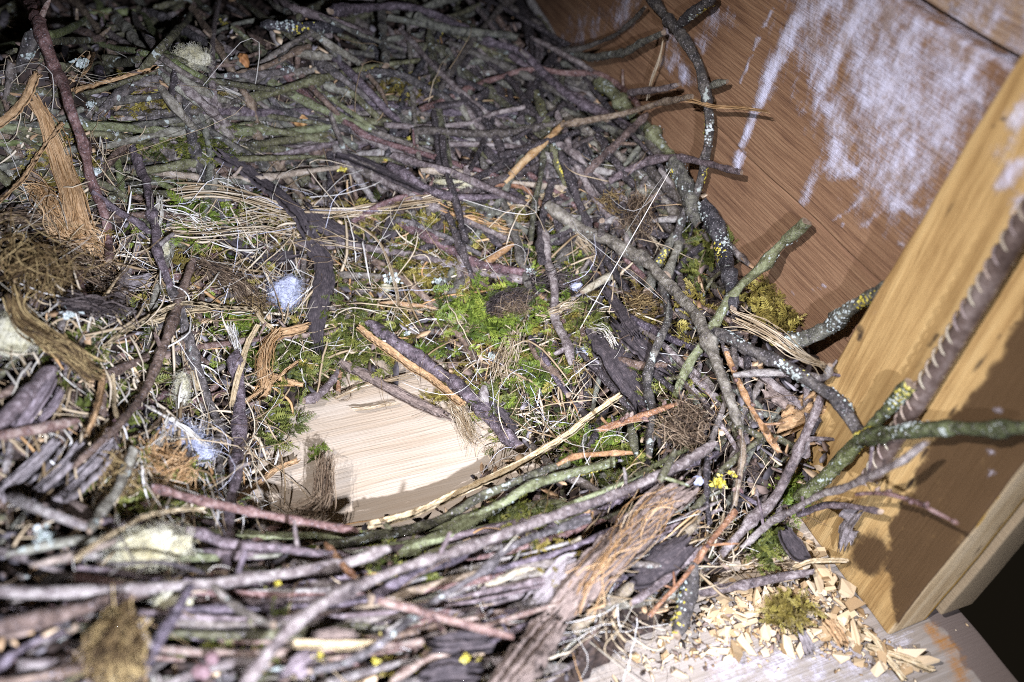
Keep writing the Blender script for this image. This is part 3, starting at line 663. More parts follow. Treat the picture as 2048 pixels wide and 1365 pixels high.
# loose fibres: dry grass, rootlets, hairs
def fibres(n, regions, length, rad, lift, mat, curl=.25, name='dry_grass', K=9):
    paths = []
    while len(paths) < n:
        u0, v0, su, sv, ang = regions[int(rng.integers(len(regions)))]
        u, v = rng.normal(u0, su), rng.normal(v0, sv)
        if not in_nest(u, v, 10) or inside(u, v, BOARD_IN): continue
        p = hit(u, v, rng.uniform(*lift) / 1000)
        if depth(p) < .25: continue
        a = rng.uniform(0, 6.28) if ang is None else math.radians(rng.normal(ang, 28))
        L = rng.uniform(*length); q = hit(u + math.cos(a) * L, v + math.sin(a) * L, rng.uniform(*lift) / 1000)
        if np.linalg.norm(q - p) > .10 or q[0] > .36 or abs(q[2] - p[2]) > .035: continue
        if inside(u + math.cos(a) * L, v + math.sin(a) * L, BOARD_IN) and rng.uniform() < .9: continue
        Ld = np.linalg.norm(q - p); t = np.linspace(0, 1, K)[:, None]
        side = rng.normal(size=3); side[2] = abs(side[2]) * .8
        path = p * (1 - t) + q * t + side * (np.sin(t * np.pi) * Ld * curl * rng.normal()) + np.cumsum(rng.normal(size=(K, 3)), 0) * Ld * .012
        path[:, 2] = np.maximum(path[:, 2], height(path[:, 0], path[:, 1]) - .002 + .001)
        path[:, 2] = np.maximum(path[:, 2], .0012)
        paths.append(path)
    paths = np.array(paths); r = rng.uniform(*rad, size=(n, 1)) / 1000 * np.linspace(1.1, .6, K)[None]
    V, Fq, si = strands(paths, r)
    s = Soup(); s.add(V, Fq, rng.uniform(size=n)[si]); o = s.build(name, FB[mat]); o['kind'] = 'stuff'; child(o, nest)
BOWL = [(450,430,90,40,10),(420,560,120,60,None),(650,520,110,60,None),(620,650,90,60,None),(860,620,120,70,None),(1000,560,120,60,None),(980,760,80,50,None),(1120,640,80,70,None),(480,850,60,80,70),(1090,860,60,40,None),(300,650,120,90,None),(380,930,60,60,80),(850,460,120,35,5)]
fibres(300, BOWL, (40, 170), (.22, .50), (0, 7), 'straw')
fibres(200, BOWL, (50, 180), (.16, .36), (2, 10), 'pale_grass', curl=.3)
fibres(520, BOWL, (30, 120), (.15, .35), (0, 6), 'brown_fibre', curl=.3, name='rootlets')
fibres(60, BOWL, (60, 170), (.14, .24), (2, 8), 'white_hair', curl=.28, name='white_hairs', K=12)
OUT = [(200,450,120,120,None),(150,750,120,150,60),(150,250,120,100,None),(400,1150,250,80,-10),(900,1200,250,80,-25),(1250,1060,90,70,-40),(1400,850,90,120,None),(1300,450,100,70,None),(750,280,250,80,None),(1250,1270,60,40,None),(1450,1130,50,40,-30)]
fibres(330, OUT, (40, 160), (.2, .45), (0, 7), 'straw')
fibres(400, OUT, (30, 130), (.15, .35), (0, 6), 'brown_fibre', name='rootlets')
fibres(200, OUT, (40, 170), (.15, .3), (2, 9), 'pale_grass', curl=.3)

def ribbons(n, regions, length, width, lift, mat, name='straw_pieces', K=9):
    s = Soup(); c = 0
    while c < n:
        u0, v0, su, sv, ang = regions[int(rng.integers(len(regions)))]; u, v = rng.normal(u0, su), rng.normal(v0, sv)
        if not in_nest(u, v, 20) or inside(u, v, BOARD_IN): continue
        a = rng.uniform(0, 6.28) if ang is None else math.radians(rng.normal(ang, 28)); L = rng.uniform(*length)
        p = hit(u, v, rng.uniform(*lift) / 1000); q = hit(u + math.cos(a) * L, v + math.sin(a) * L, rng.uniform(*lift) / 1000)
        if np.linalg.norm(q - p) > .09 or q[0] > .355 or abs(q[2] - p[2]) > .03 or inside(u + math.cos(a) * L, v + math.sin(a) * L, BOARD_IN): continue
        c += 1; Ld = np.linalg.norm(q - p); t = np.linspace(0, 1, K)[:, None]; sd = rng.normal(size=3)
        path = p * (1 - t) + q * t + sd * np.sin(t * np.pi) * Ld * .10 + np.cumsum(rng.normal(size=(K, 3)), 0) * Ld * .008
        T, N, B = frames(path); tw = rng.normal() * .8 + rng.normal() * 1.2 * t; W = N * np.cos(tw) + B * np.sin(tw); h = rng.uniform(*width) / 2000 * np.interp(t, [0, .15, .8, 1], [.5, 1, .9, .15])
        Nn = np.cross(W, T) * .0002
        V = np.stack([path - W * h, path + Nn, path + W * h, path - Nn], 1).reshape(-1, 3)
        i, j = np.meshgrid(np.arange(K - 1), np.arange(4), indexing='ij'); i = i.ravel(); j = j.ravel(); j2 = (j + 1) % 4
        s.add(V, np.stack([i * 4 + j, i * 4 + j2, (i + 1) * 4 + j2, (i + 1) * 4 + j], 1), rng.uniform())
    o = s.build(name, FB[mat]); o['kind'] = 'stuff'; child(o, nest)
ribbons(260, BOWL, (40, 160), (.9, 2.6), (1, 8), 'straw'); ribbons(90, BOWL, (30, 130), (.8, 2.0), (1, 9), 'pale_grass'); ribbons(80, BOWL, (30, 120), (.9, 2.6), (1, 7), 'tan_fibre')
LEFT = [(180,480,110,90,None),(140,750,110,120,60),(330,620,90,80,None),(300,860,90,70,70),(150,1000,120,70,-40)]
ribbons(260, LEFT, (40, 150), (.8, 2.4), (2, 12), 'straw'); ribbons(110, LEFT, (40, 150), (.7, 1.8), (2, 14), 'pale_grass')
ribbons(140, OUT, (40, 150), (.9, 2.6), (1, 8), 'straw'); ribbons(80, OUT, (30, 130), (.9, 2.6), (1, 8), 'tan_fibre')

# moss
def sprigs(n, u0, v0, su, sv, lift, size, soup, up=.5, clip=True):
    made = 0; tries = 0
    while made < n and tries < n * 4:
        tries += 1
        u, v = rng.normal(u0, su), rng.normal(v0, sv)
        if clip and (not in_nest(u, v, 6) or inside(u, v, BOARD_IN)): continue
        p = hit(u, v, lift * rng.uniform(-.3, 1.0) - .001); made += 1
        a = rng.uniform(0, 6.28); d = np.array([math.cos(a), math.sin(a), abs(rng.normal(up, .35))]); d /= np.linalg.norm(d)
        L = size * rng.uniform(.55, 1.25); K = 11; t = np.linspace(0, 1, K)
        stem = p + d * (t * L)[:, None] + np.array([0, 0, -1]) * ((t ** 2) * L * rng.uniform(.1, .5))[:, None]
        T = np.gradient(stem, axis=0); T /= np.linalg.norm(T, axis=1)[:, None]
        S = np.cross(T, rng.normal(size=3) * .5 + [0, 0, 1]); S /= np.linalg.norm(S, axis=1)[:, None] + 1e-9; U = np.cross(S, T)
        V = []; F = []; tone = rng.uniform(.0, .8); A = []
        for k in range(K - 1):
            for sgn in (-1, 1):
                l = L * .24 * (1 - .75 * t[k]) * rng.uniform(.7, 1.3); wd = l * .26
                base = stem[k]; tip = base + S[k] * sgn * l + T[k] * l * .75 + U[k] * l * rng.normal(0, .3)
                mid = (base + tip) / 2; n0 = len(V)
                V += [base, mid + T[k] * wd, tip, mid - T[k] * wd + U[k] * wd * .3]; F += [[n0, n0 + 1, n0 + 2], [n0, n0 + 2, n0 + 3]]
                A += [min(1, tone + .28 * t[k])] * 4
        for k in range(K - 1):
            n0 = len(V); wd = .00022
            V += [stem[k] - S[k] * wd, stem[k] + S[k] * wd, stem[k + 1] + S[k] * wd, stem[k + 1] - S[k] * wd]; F += [[n0, n0 + 1, n0 + 2], [n0, n0 + 2, n0 + 3]]; A += [tone * .7] * 4
        soup.add(np.array(V), np.array(F), np.array(A))
sm = {k: Soup() for k in ('moss', 'moss_bright', 'moss_ochre')}
for (u, v, su, sv, n, k) in [(330,305,35,22,70,'moss'),(425,300,40,25,80,'moss'),(400,440,55,28,110,'moss_bright'),(110,330,40,30,50,'moss_ochre'),(310,205,45,16,70,'moss_ochre'),(960,440,90,24,150,'moss_ochre'),
    (820,480,60,24,60,'moss'),(1120,510,45,26,90,'moss_bright'),(1070,745,35,24,70,'moss_bright'),(700,680,45,40,130,'moss'),(1165,660,45,26,90,'moss'),(1180,885,45,25,90,'moss_bright'),(1240,930,50,25,60,'moss'),(870,540,60,30,100,'moss_ochre'),
    (900,500,60,30,60,'moss'),(560,720,45,35,90,'moss'),(470,655,35,25,60,'moss_bright'),(1040,1045,45,18,60,'moss'),(750,1130,80,25,50,'moss'),(1090,1130,40,20,50,'moss_ochre'),(1540,1085,18,14,50,'moss'),(1595,985,16,14,50,'moss_bright'),
    (380,985,40,25,60,'moss'),(270,990,40,25,50,'moss'),(870,1340,60,20,18,'moss_ochre'),(480,1280,60,30,22,'moss'),(560,860,25,25,30,'moss'),(1000,660,120,60,120,'moss_ochre'),(800,600,120,50,110,'moss'),(450,540,120,60,100,'moss_ochre'),(1330,640,60,40,60,'moss_ochre'),(1010,400,70,15,40,'moss'),(650,450,80,30,60,'moss_ochre'),(250,720,80,70,80,'moss'),(1010,800,50,40,60,'moss'),
    (1400,500,30,30,40,'moss'),(1560,640,25,20,50,'moss_ochre'),(820,185,40,20,40,'moss_ochre'),(1340,770,40,40,40,'moss'),(620,740,30,20,30,'moss')]:
    sprigs(int(n * 1.8), u, v, su, sv, .007, .014, sm[k])
for k, s in sm.items():
    o = s.build('moss', FB[k]); o['kind'] = 'stuff'; child(o, nest)

# ------------------------------------------------------------------ single twigs, placed one by one
T_('long reddish-brown twig slanting down beside the two tan bark strips', 'red', 12, 'A', [(130,-60),(240,150),(330,400),(400,600),(480,830),(540,1050),(600,1250),(640,1420),(650,1530)], 14, sh=2)
T_('knobbly brown twig lying below the dark upper corner, near the cream tuft', 'brown', 9, 'A', [(390,150),(540,220),(700,290),(890,360)], 8, sh=2, bd=2)
T_('short thick lichen-grey stub left of the long reddish twig', 'lichen', 13, 'A', [(200,190),(150,310),(110,420)], 9, lg=6)
T_('short grey-brown stub at the left border above the tan strips', 'grey', 10, 'A', [(70,360),(60,470),(30,590)], 9)
T_('purple-grey twig with a knobbed top among the upper left sticks', 'purple', 9, 'A', [(575,390),(610,520),(640,690)], 10, sh=1)
T_('long grey twig curving under the cream tuft in the upper left', 'grey', 10, 'A', [(540,720),(680,570),(800,500),(1000,450),(1290,450),(1560,430),(1720,410)], 6, lg=3)
T_('thin brown twig beneath the grey curved twig in the upper left', 'brown', 6, 'A', [(740,560),(900,520),(1080,520)], 6)
T_('long thin brown twig running steeply down to the dark bark splinter', 'brown', 8, 'A', [(1130,60),(1260,260),(1400,500),(1480,640),(1540,850),(1590,1000)], 11, sh=1)
T_('grey-green lichened twig slanting down right of the thin brown twig', 'lichen', 8, 'A', [(1370,350),(1500,540),(1640,700),(1700,760),(1770,870),(1900,1060)], 8, lg=6, ly=1)
T_('budded pinkish-brown twig descending to the pale fork in the upper middle', 'red', 8, 'W', [(550,130),(590,170),(640,215),(700,247),(740,275),(850,308),(936,335),(1005,357)], 10, sh=3, bd=3)
T_('long smooth olive stick lying level across the upper left', 'olive', 11, 'W', [(-20,257),(80,252),(160,252),(260,256),(350,262),(430,264),(520,265),(600,262),(690,250)], 8, lg=5, ly=2)
T_('olive stick bending down to the right in the upper middle', 'olive', 9, 'W', [(690,245),(780,246),(850,256),(920,280),(990,322)], 8, lg=5)
T_('grey-brown twig angled up over the level olive stick', 'grey', 9, 'A', [(720,780),(900,690),(1080,650),(1280,610)], 10)
T_('purple-grey twig standing against the dark litter left of the straw', 'purple', 11, 'W', [(258,270),(270,305),(283,342),(298,395),(308,450),(318,510),(338,575)], 13, sh=1)
T_('pale grey-tan twig stretching right from the purple-grey twig', 'pale', 8, 'A', [(850,1005),(1150,1040),(1480,1050),(1750,1010),(2060,970)], 9, sh=2)
T_('short purplish side twig meeting the purple-grey twig from the left', 'purple', 9, 'W', [(185,385),(235,425),(270,445),(300,470)], 10)
T_('purple twig entering at the top border left of the middle', 'purple', 9, 'W', [(540,-12),(575,10),(615,27),(700,55),(740,70)], 9)
T_('olive lichened stick at the dark top, under the purple twig', 'lichen', 13, 'A', [(1540,145),(1700,155),(1850,160),(2000,175)], 6, lg=5, ly=2)
T_('grey twig rising to the right near the dark top', 'grey', 9, 'A', [(1490,400),(1640,300),(1820,190)], 7)
T_('stubby grey twig with pale cut end near the dark top', 'grey', 10, 'A', [(1690,305),(1800,320),(1940,335)], 8)
T_('long tan-grey twig level behind the budded pinkish twig', 'grey', 9, 'W', [(480,158),(540,150),(610,142),(700,128)], 6)
T_('very long dark purple stick crossing from the top to the wall side', 'purple', 11, 'W', [(660,22),(740,14),(800,14),(858,27),(926,55),(970,78),(1030,100),(1090,150),(1150,200),(1215,238)], 13, sh=1)
T_('upright grey lichened twig crossing the top of the long purple stick', 'lichen', 10, 'B', [(235,-30),(245,150),(260,280),(275,390)], 15, lg=4)
T_('long grey-olive stick running diagonally through the upper middle twigs', 'olive', 11, 'B', [(440,285),(580,290),(700,400),(850,510),(1000,630),(1150,750),(1220,800)], 9, lg=5)
T_('arched reddish twig bridging the upper middle tangle', 'red', 8, 'B', [(470,640),(600,590),(760,520),(900,460),(1050,415),(1200,410),(1330,425),(1450,430),(1560,460),(1660,530),(1760,640)], 14, sh=1)
T_('lichen-spotted twig bent down in the upper middle left', 'lichen', 11, 'B', [(-20,490),(100,455),(210,430),(350,440),(480,500),(600,570),(710,660)], 10, lg=5, ly=3)
T_('thin brown twig angled steeply beside the lichen-spotted bent twig', 'brown', 6, 'B', [(140,380),(190,460),(250,540),(300,690)], 11, bd=1)
T_('dark lichened twig lying against the wall near the top', 'lichen', 9, 'B', [(1220,295),(1330,310),(1450,335),(1650,310),(1780,250),(1900,190)], 9, lg=6, off=12)
T_('thin dark twig rising against the wall near the top border', 'dark', 6, 'B', [(1260,300),(1450,270),(1600,210),(1720,120),(1790,40)], 9, off=8)
ob, Pc, rad, fr = T_('curved dark lichened branch standing in front of the stained wall', 'lichen', 12, 'W', [(1285,-25),(1345,48),(1372,85),(1400,150),(1416,205),(1421,260),(1414,320),(1398,375),(1368,435),(1348,490)], (60, 16), lg=16, ly=6, off=13, name='forked_branch')
def side_branch(parent, kind, r, zone, pts, lift=30, off=12, lg=0, ly=0, r2=None, name='side_branch', sh=0):
    P = px(zone, pts); P3 = np.array([hit(p[0], p[1], lift / 1000, off / 1000) for p in P])
    o, Pc, rad, fr = make_twig(name, P3, r * depth(P3[0]) / F_PX, (r2 or r * .8) * depth(P3[-1]) / F_PX, kind, parent)
    if lg: lichen_patches(Pc, rad, fr, lg, 'grey', o)
    if ly: lichen_patches(Pc, rad, fr, ly, 'yellow', o)
    if sh: shoots(Pc, rad, fr, sh, kind, o)
    return o
side_branch(ob, 'lichen', 11, 'C', [(25,150),(110,80),(180,30),(250,-30)], lg=5, ly=2, off=13)
side_branch(ob, 'lichen', 7, 'C', [(215,510),(260,495),(312,482)], off=12)
T_('stout tan stick with a broken upper end leaning in the tangle', 'tan', 10, 'W', [(1010,362),(1050,322),(1090,284),(1128,245)], 18)
T_('long grey-brown stick with frayed end reaching over to the wall', 'brown', 8, 'W', [(1122,252),(1190,240),(1240,230),(1280,218),(1330,205),(1385,194)], (20, 30), off=16)
T_('dark purple twig poking out towards the wall', 'purple', 8, 'B', [(1690,545),(1850,520),(1985,488)], 22, off=14)
T_('brown lichen-edged twig leaning below the frayed stick', 'brown', 10, 'B', [(1380,1110),(1450,1000),(1550,900),(1680,790),(1800,670)], (10, 22), lg=7, sh=1)
T_('olive stick standing steeply beside the stout tan stick', 'olive', 11, 'B', [(1150,540),(1190,700),(1260,900),(1335,1100)], 10, lg=3, ly=2)
T_('thin purple twig slipping under the stout tan stick', 'purple', 5, 'B', [(640,790),(850,870),(1000,930),(1120,985)], 10)
T_('purple twig with pale cut end pointing at the wall', 'purple', 9, 'W', [(1218,362),(1278,330),(1330,315),(1400,325),(1484,347)], 18, off=16, sh=1)
T_('thick olive branch vanishing under twigs at the foot of the wall', 'olive', 15, 'W', [(1190,160),(1230,190),(1280,240),(1320,285),(1350,325)], 10, lg=8, ly=1, off=10)
T_('pale olive twig lying above the straw band', 'pale', 9, 'B', [(470,995),(700,1020),(950,1060),(1200,1090),(1370,1115)], 9, lg=2)
T_('red-tan twig lying along the straw band', 'red', 9, 'B', [(70,1290),(180,1230),(300,1180),(500,1130),(740,1105)], 9, sh=1)
T_('thin reddish twig sloping down right of the moss hollow', 'red', 7, 'W', [(1030,330),(1060,350),(1110,385),(1160,418),(1215,470),(1290,560)], 10)
T_('short curved red-tan twig draped over the straw end', 'orange', 6, 'B', [(730,1145),(800,1100),(900,1085),(1050,1100),(1130,1150),(1190,1220),(1245,1285)], 13)
T_('thick blue-grey lichened branch end at the foot of the curved branch', 'lichen', 19, 'W', [(1346,330),(1362,368),(1380,415),(1392,450)], 16, lg=14, ly=5, off=20)
T_('thick lichened branch standing below the dark curved branch', 'lichen', 18, 'W', [(1405,405),(1428,455),(1448,515),(1460,570),(1466,620)], 16, lg=16, ly=4, off=16)
T_('grey-green stick pointing up at the wall with a cut tip', 'olive', 13, 'F', [(765,15),(680,95),(600,165),(480,320),(330,470),(220,630),(110,800),(50,920),(10,1030)], (40, 6), lg=4, off=16, sh=1)
T_('long curved brown stick arching from the moss to the right side', 'grey', 14, 'W', [(1095,410),(1130,435),(1170,462),(1230,487),(1290,525),(1340,567),(1376,612),(1410,670),(1440,742),(1462,805),(1476,852)], 20, sh=2, r2=12)
T_('slender grey lichened twig hanging left of the long curved stick', 'lichen', 10, 'W', [(1322,560),(1336,621),(1328,660),(1312,700),(1295,765),(1303,833),(1299,915)], 16, lg=5, sh=1)

fb, Pc, rad, fr = T_('forked branch with green lichen lying against the wooden post', 'lichen', 13, 'W', [(1428,655),(1485,686),(1553,724),(1628,775),(1673,805),(1706,850),(1730,880)], (24, 46), lg=12, ly=4, off=14, name='forked_branch', r2=14)
side_branch(fb, 'green', 14, 'W', [(1722,882),(1770,872),(1830,864),(1900,860),(1975,864),(2075,858)], lift=50, off=16, lg=4, ly=2, r2=12)
side_branch(fb, 'green', 14, 'W', [(1726,886),(1752,845),(1785,808),(1824,770)], lift=50, off=12, lg=5, ly=2, r2=14)
side_branch(fb, 'green', 13, 'W', [(1732,872),(1700,905),(1660,945),(1600,1000)], lift=16, off=12, lg=7, ly=2, r2=15)
T_('thick lichen-fringed branch disappearing behind the wooden post', 'lichen', 17, 'W', [(1567,688),(1608,677),(1656,654),(1703,620),(1790,560)], 12, lg=22, ly=4, off=18, post=False)
T_('reddish purple twig with a side spur in front of the post', 'purple', 9, 'W', [(1470,752),(1530,748),(1590,750),(1650,756),(1662,730)], 14, sh=2, off=10)
T_('thin yellowish-brown knobbly twig below the forked branch', 'tan', 8, 'W', [(1455,708),(1475,760),(1500,815),(1530,865),(1560,905)], 12, sh=3, bd=3)
T_('purple-grey crooked twig standing between forked branch and chips', 'purple', 12, 'W', [(1645,790),(1628,835),(1600,895),(1590,920),(1567,967),(1540,1012),(1492,1053),(1445,1112)], (18, 14), sh=2)
T_('long purple twig reaching over the post foot', 'purple', 10, 'W', [(1856,884),(1800,922),(1740,952),(1690,975),(1640,992),(1587,1019),(1540,1048),(1484,1095)], (40, 12), off=40, sh=2)
T_('small purple twig end resting above the wood chips', 'purple', 8, 'W', [(1600,1030),(1650,1010),(1700,1012),(1760,1023)], 18, sh=1, off=20)
T_('thin budded twig sticking out in front of the post knot', 'red', 5, 'I', [(1060,265),(1180,260),(1280,270),(1420,310),(1500,350),(1620,410)], 30, bd=5, end_bud=True, off=30)
T_('brown budded twig standing beside the yellow lichen flecks', 'brown', 8, 'W', [(1480,860),(1486,900),(1478,950),(1470,1010)], 16, bd=4)
T_('thin reddish-brown forked twig dipping towards the wood chips', 'orange', 7, 'W', [(1468,1025),(1440,1062),(1416,1090),(1390,1125),(1368,1152),(1335,1190),(1300,1232)], 18, sh=3, bd=1)
T_('pale purple stick half buried in the wood chips', 'purple', 11, 'W', [(1395,1185),(1450,1176),(1500,1168),(1560,1157),(1628,1144)], 8)
T_('thick blue-grey lichened stick end beside the wood chips', 'lichen', 19, 'W', [(1392,1125),(1382,1170),(1368,1220),(1352,1265)], 16, lg=10, ly=3)
T_('orange-red twig with pink buds right of the dark bark plates', 'orange', 9, 'E', [(1510,1235),(1650,1190),(1800,1140),(1980,1070)], 18, bd=7, end_bud=True, sh=1)
T_('stick with a pale cut face pointing down beside the golden fibre', 'lichen', 14, 'E', [(1785,425),(1830,320),(1880,220),(1955,110)], 14, lg=8, ly=1)
T_('short grey twig tip crossing the stick with the cut face', 'grey', 11, 'E', [(1900,330),(1940,230),(1985,130)], 16)

# hollow and its rim
T_('thick purple-grey stick sloping over the edge of the bare floor', 'purple', 17, 'E', [(170,590),(260,660),(350,730),(450,805),(550,880),(640,930),(700,970),(800,1090),(900,1200),(1050,1335)], 7, sh=1)
T_('upright grey-purple twig with knobbed top in the moss', 'purple', 11, 'W', [(1080,448),(1088,480),(1094,520),(1104,560),(1112,628),(1122,660),(1133,690),(1142,732)], 12, sh=2)
T_('long grey-purple twig lying level above the felted moss', 'purple', 9, 'W', [(672,488),(720,494),(772,501),(851,515),(953,543),(1060,565)], 8, sh=1)
T_('pinkish tan twig lying just above the long level twig', 'red', 11, 'W', [(796,445),(840,466),(885,491),(953,525),(1022,540),(1068,547)], 7)
T_('thin grey twig overlapping the pinkish tan twig', 'grey', 7, 'E', [(340,0),(550,70),(700,140),(830,205)], 10)
T_('short tan twig with cut end near the pinkish tan twig', 'tan', 8, 'E', [(830,260),(920,200),(1010,145)], 8)
T_('grey-brown twig running under the straw to the moss clump', 'brown', 9, 'W', [(728,505),(770,535),(817,566),(868,611),(902,652),(930,690),(955,722)], 6)
T_('short grey twig pointing in left of the lichen flakes', 'grey', 9, 'E', [(-10,320),(120,325),(230,335)], 7)
T_('short dark stub with reddish sores above the felted moss', 'dark', 16, 'E', [(630,500),(690,425),(750,340)], 5)
T_('thin orange twig left of the felted moss', 'orange', 5, 'E', [(235,490),(320,485),(400,500),(480,505),(565,522)], 9)
T_('pale grey twig end poking from moss towards the golden fibre', 'pale', 9, 'E', [(1420,415),(1510,360),(1605,310)], 12)
T_('small brown twig lying above the felted moss clump', 'brown', 9, 'E', [(740,300),(800,340),(900,410)], 6)
T_('thin purple twig below the upright grey-purple twig', 'purple', 7, 'E', [(1110,690),(1190,800),(1260,920),(1340,1025)], 8)
T_('brown rough twig bending beside the bright small moss', 'brown', 11, 'E', [(1130,720),(1190,830),(1260,890),(1310,970)], 6)
T_('pale brown stick leaning steeply left of the hollow', 'brown', 11, 'W', [(388,525),(372,570),(355,611),(328,679),(300,748),(273,809),(240,850),(200,885),(150,935)], (14, 26), sh=1)
T_('dark grey stick descending from the pale brown stick to the hollow', 'grey', 12, 'W', [(340,570),(362,611),(376,660),(396,730),(424,809),(455,885)], 10)
T_('bright red twig end at the left border', 'red', 13, 'W', [(-20,868),(30,862),(85,853),(162,838)], 18)
T_('broad purple stick at the left border above the red twig', 'purple', 21, 'W', [(-20,860),(20,830),(55,795),(98,742)], 12)
T_('thin red-purple twig running level to the tan fibre strip', 'red', 8, 'W', [(342,700),(410,693),(495,679),(560,675),(618,668)], 7, sh=2)
T_('thick purple-brown stick standing left of the bare floor', 'purple', 15, 'W', [(470,700),(476,782),(478,867),(476,920),(468,985),(457,1050),(455,1105),(447,1150)], 12, sh=2)
T_('curved dark twig with pale bare patch at the upper hollow edge', 'purple', 9, 'W', [(608,800),(632,792),(652,775),(668,755),(676,735)], 7)
T_('tiny orange twig stub at the upper edge of the bare floor', 'orange', 6, 'W', [(677,785),(680,745)], 6)
T_('brown twig crossing behind the pale brown stick', 'brown', 11, 'W', [(200,760),(240,735),(290,715)], 10)

# front rim
T_('straight reddish twig with tan cut end over the front of the hollow', 'red', 11, 'W', [(306,970),(350,984),(393,998),(496,1020),(615,1046),(718,1060)], 26)
T_('long purple-brown twig curving below the straight reddish twig', 'purple', 12, 'W', [(200,1040),(250,1048),(307,1053),(393,1063),(444,1083),(547,1094),(622,1107),(700,1113)], 20, sh=1)
T_('long purple stick lying level across the lower left', 'purple', 15, 'W', [(-20,1183),(60,1187),(120,1186),(240,1183),(342,1169),(444,1162),(520,1153),(600,1142),(690,1125),(780,1100)], 22, sh=2)
T_('very long purple-red stick sweeping from lower left up to the right', 'purple', 14, 'W', [(480,1390),(533,1309),(580,1258),(640,1215),(690,1188),(748,1159),(851,1121),(953,1087),(1056,1049),(1158,1015),(1261,974),(1329,943),(1380,912),(1434,884)], 26, sh=3)
T_('long blue-grey twig rising from the bottom border to the front rim', 'grey', 10, 'W', [(620,1345),(680,1330),(748,1295),(800,1255),(834,1227),(885,1190),(970,1135),(1005,1104),(1073,1070),(1180,1038)], 24)
T_('two-toned tan and red twig lying across the front twigs', 'red', 11, 'W', [(757,1203),(800,1212),(844,1224),(919,1244),(1024,1273)], 34, sh=1)
T_('grey-olive twig with pale side cut along the front of the hollow', 'olive', 12, 'W', [(640,1098),(700,1083),(783,1066),(851,1049),(919,1019),(970,988),(1073,950),(1140,925)], 13, sh=1, lg=2)
T_('dark olive stick rising along the right front of the hollow', 'olive', 13, 'W', [(800,1110),(870,1078),(919,1056),(988,1012),(1056,974),(1141,950),(1230,924)], 12, lg=3, ly=1)
T_('short yellow-tan twig above the dark olive front stick', 'tan', 7, 'W', [(1112,935),(1148,916),(1200,908),(1264,906)], 14)
T_('pale purple twig tucked under the very long purple-red stick', 'purple', 10, 'W', [(745,1198),(790,1168),(834,1145),(900,1123),(962,1098)], 14)
T_('pale rough stick under the blue-grey front twig', 'pale', 10, 'W', [(960,1180),(1030,1150),(1090,1130),(1160,1075)], 8)
T_('purple stick lying behind the front bark slab', 'purple', 10, 'W', [(1260,1210),(1320,1170),(1380,1120),(1420,1090)], 14)
T_('olive knobbed twig tip beside the end of the long purple-red stick', 'olive', 9, 'W', [(1318,960),(1335,930),(1350,902)], 34, sh=1)
T_('purple twig at the left border below the grey wood pieces', 'purple', 12, 'W', [(25,996),(60,1012),(103,1029),(183,1058)], 18)
T_('blue-grey twig hanging below the long level purple stick', 'grey', 10, 'W', [(425,1170),(450,1195),(478,1217),(510,1237),(550,1255)], 24)
T_('brown-purple twig slanting down to the ochre root tuft', 'purple', 12, 'W', [(378,1178),(352,1227),(318,1278),(295,1335)], 24, sh=1)
T_('rough brown stick lying low at the left border', 'brown', 19, 'W', [(-20,1262),(50,1245),(103,1234),(205,1207),(295,1188)], 20)
T_('thin dark spiky twig over the cream wool', 'dark', 5, 'W', [(215,1128),(260,1128),(308,1124),(360,1132),(410,1146)], 30, sh=4)
T_('small orange twig slanting in the front of the hollow', 'orange', 9, 'W', [(652,1088),(675,1115),(695,1140),(716,1157)], 22)
T_('grey twig running down right of the grey wood pieces', 'grey', 12, 'W', [(268,898),(250,945),(232,985),(205,1020),(180,1065)], 22)
T_('pale grey twig beside the tan grass blade at lower left', 'pale', 9, 'W', [(60,1130),(120,1115),(190,1095),(250,1075)], 16)
T_('reddish twig crossing under the blue-grey twig at the bottom', 'red', 11, 'W', [(780,1365),(850,1325),(900,1310)], 14)
T_('purple twig lying across the bottom border left of the middle', 'purple', 12, 'W', [(330,1375),(400,1345),(470,1325),(540,1330)], 14)

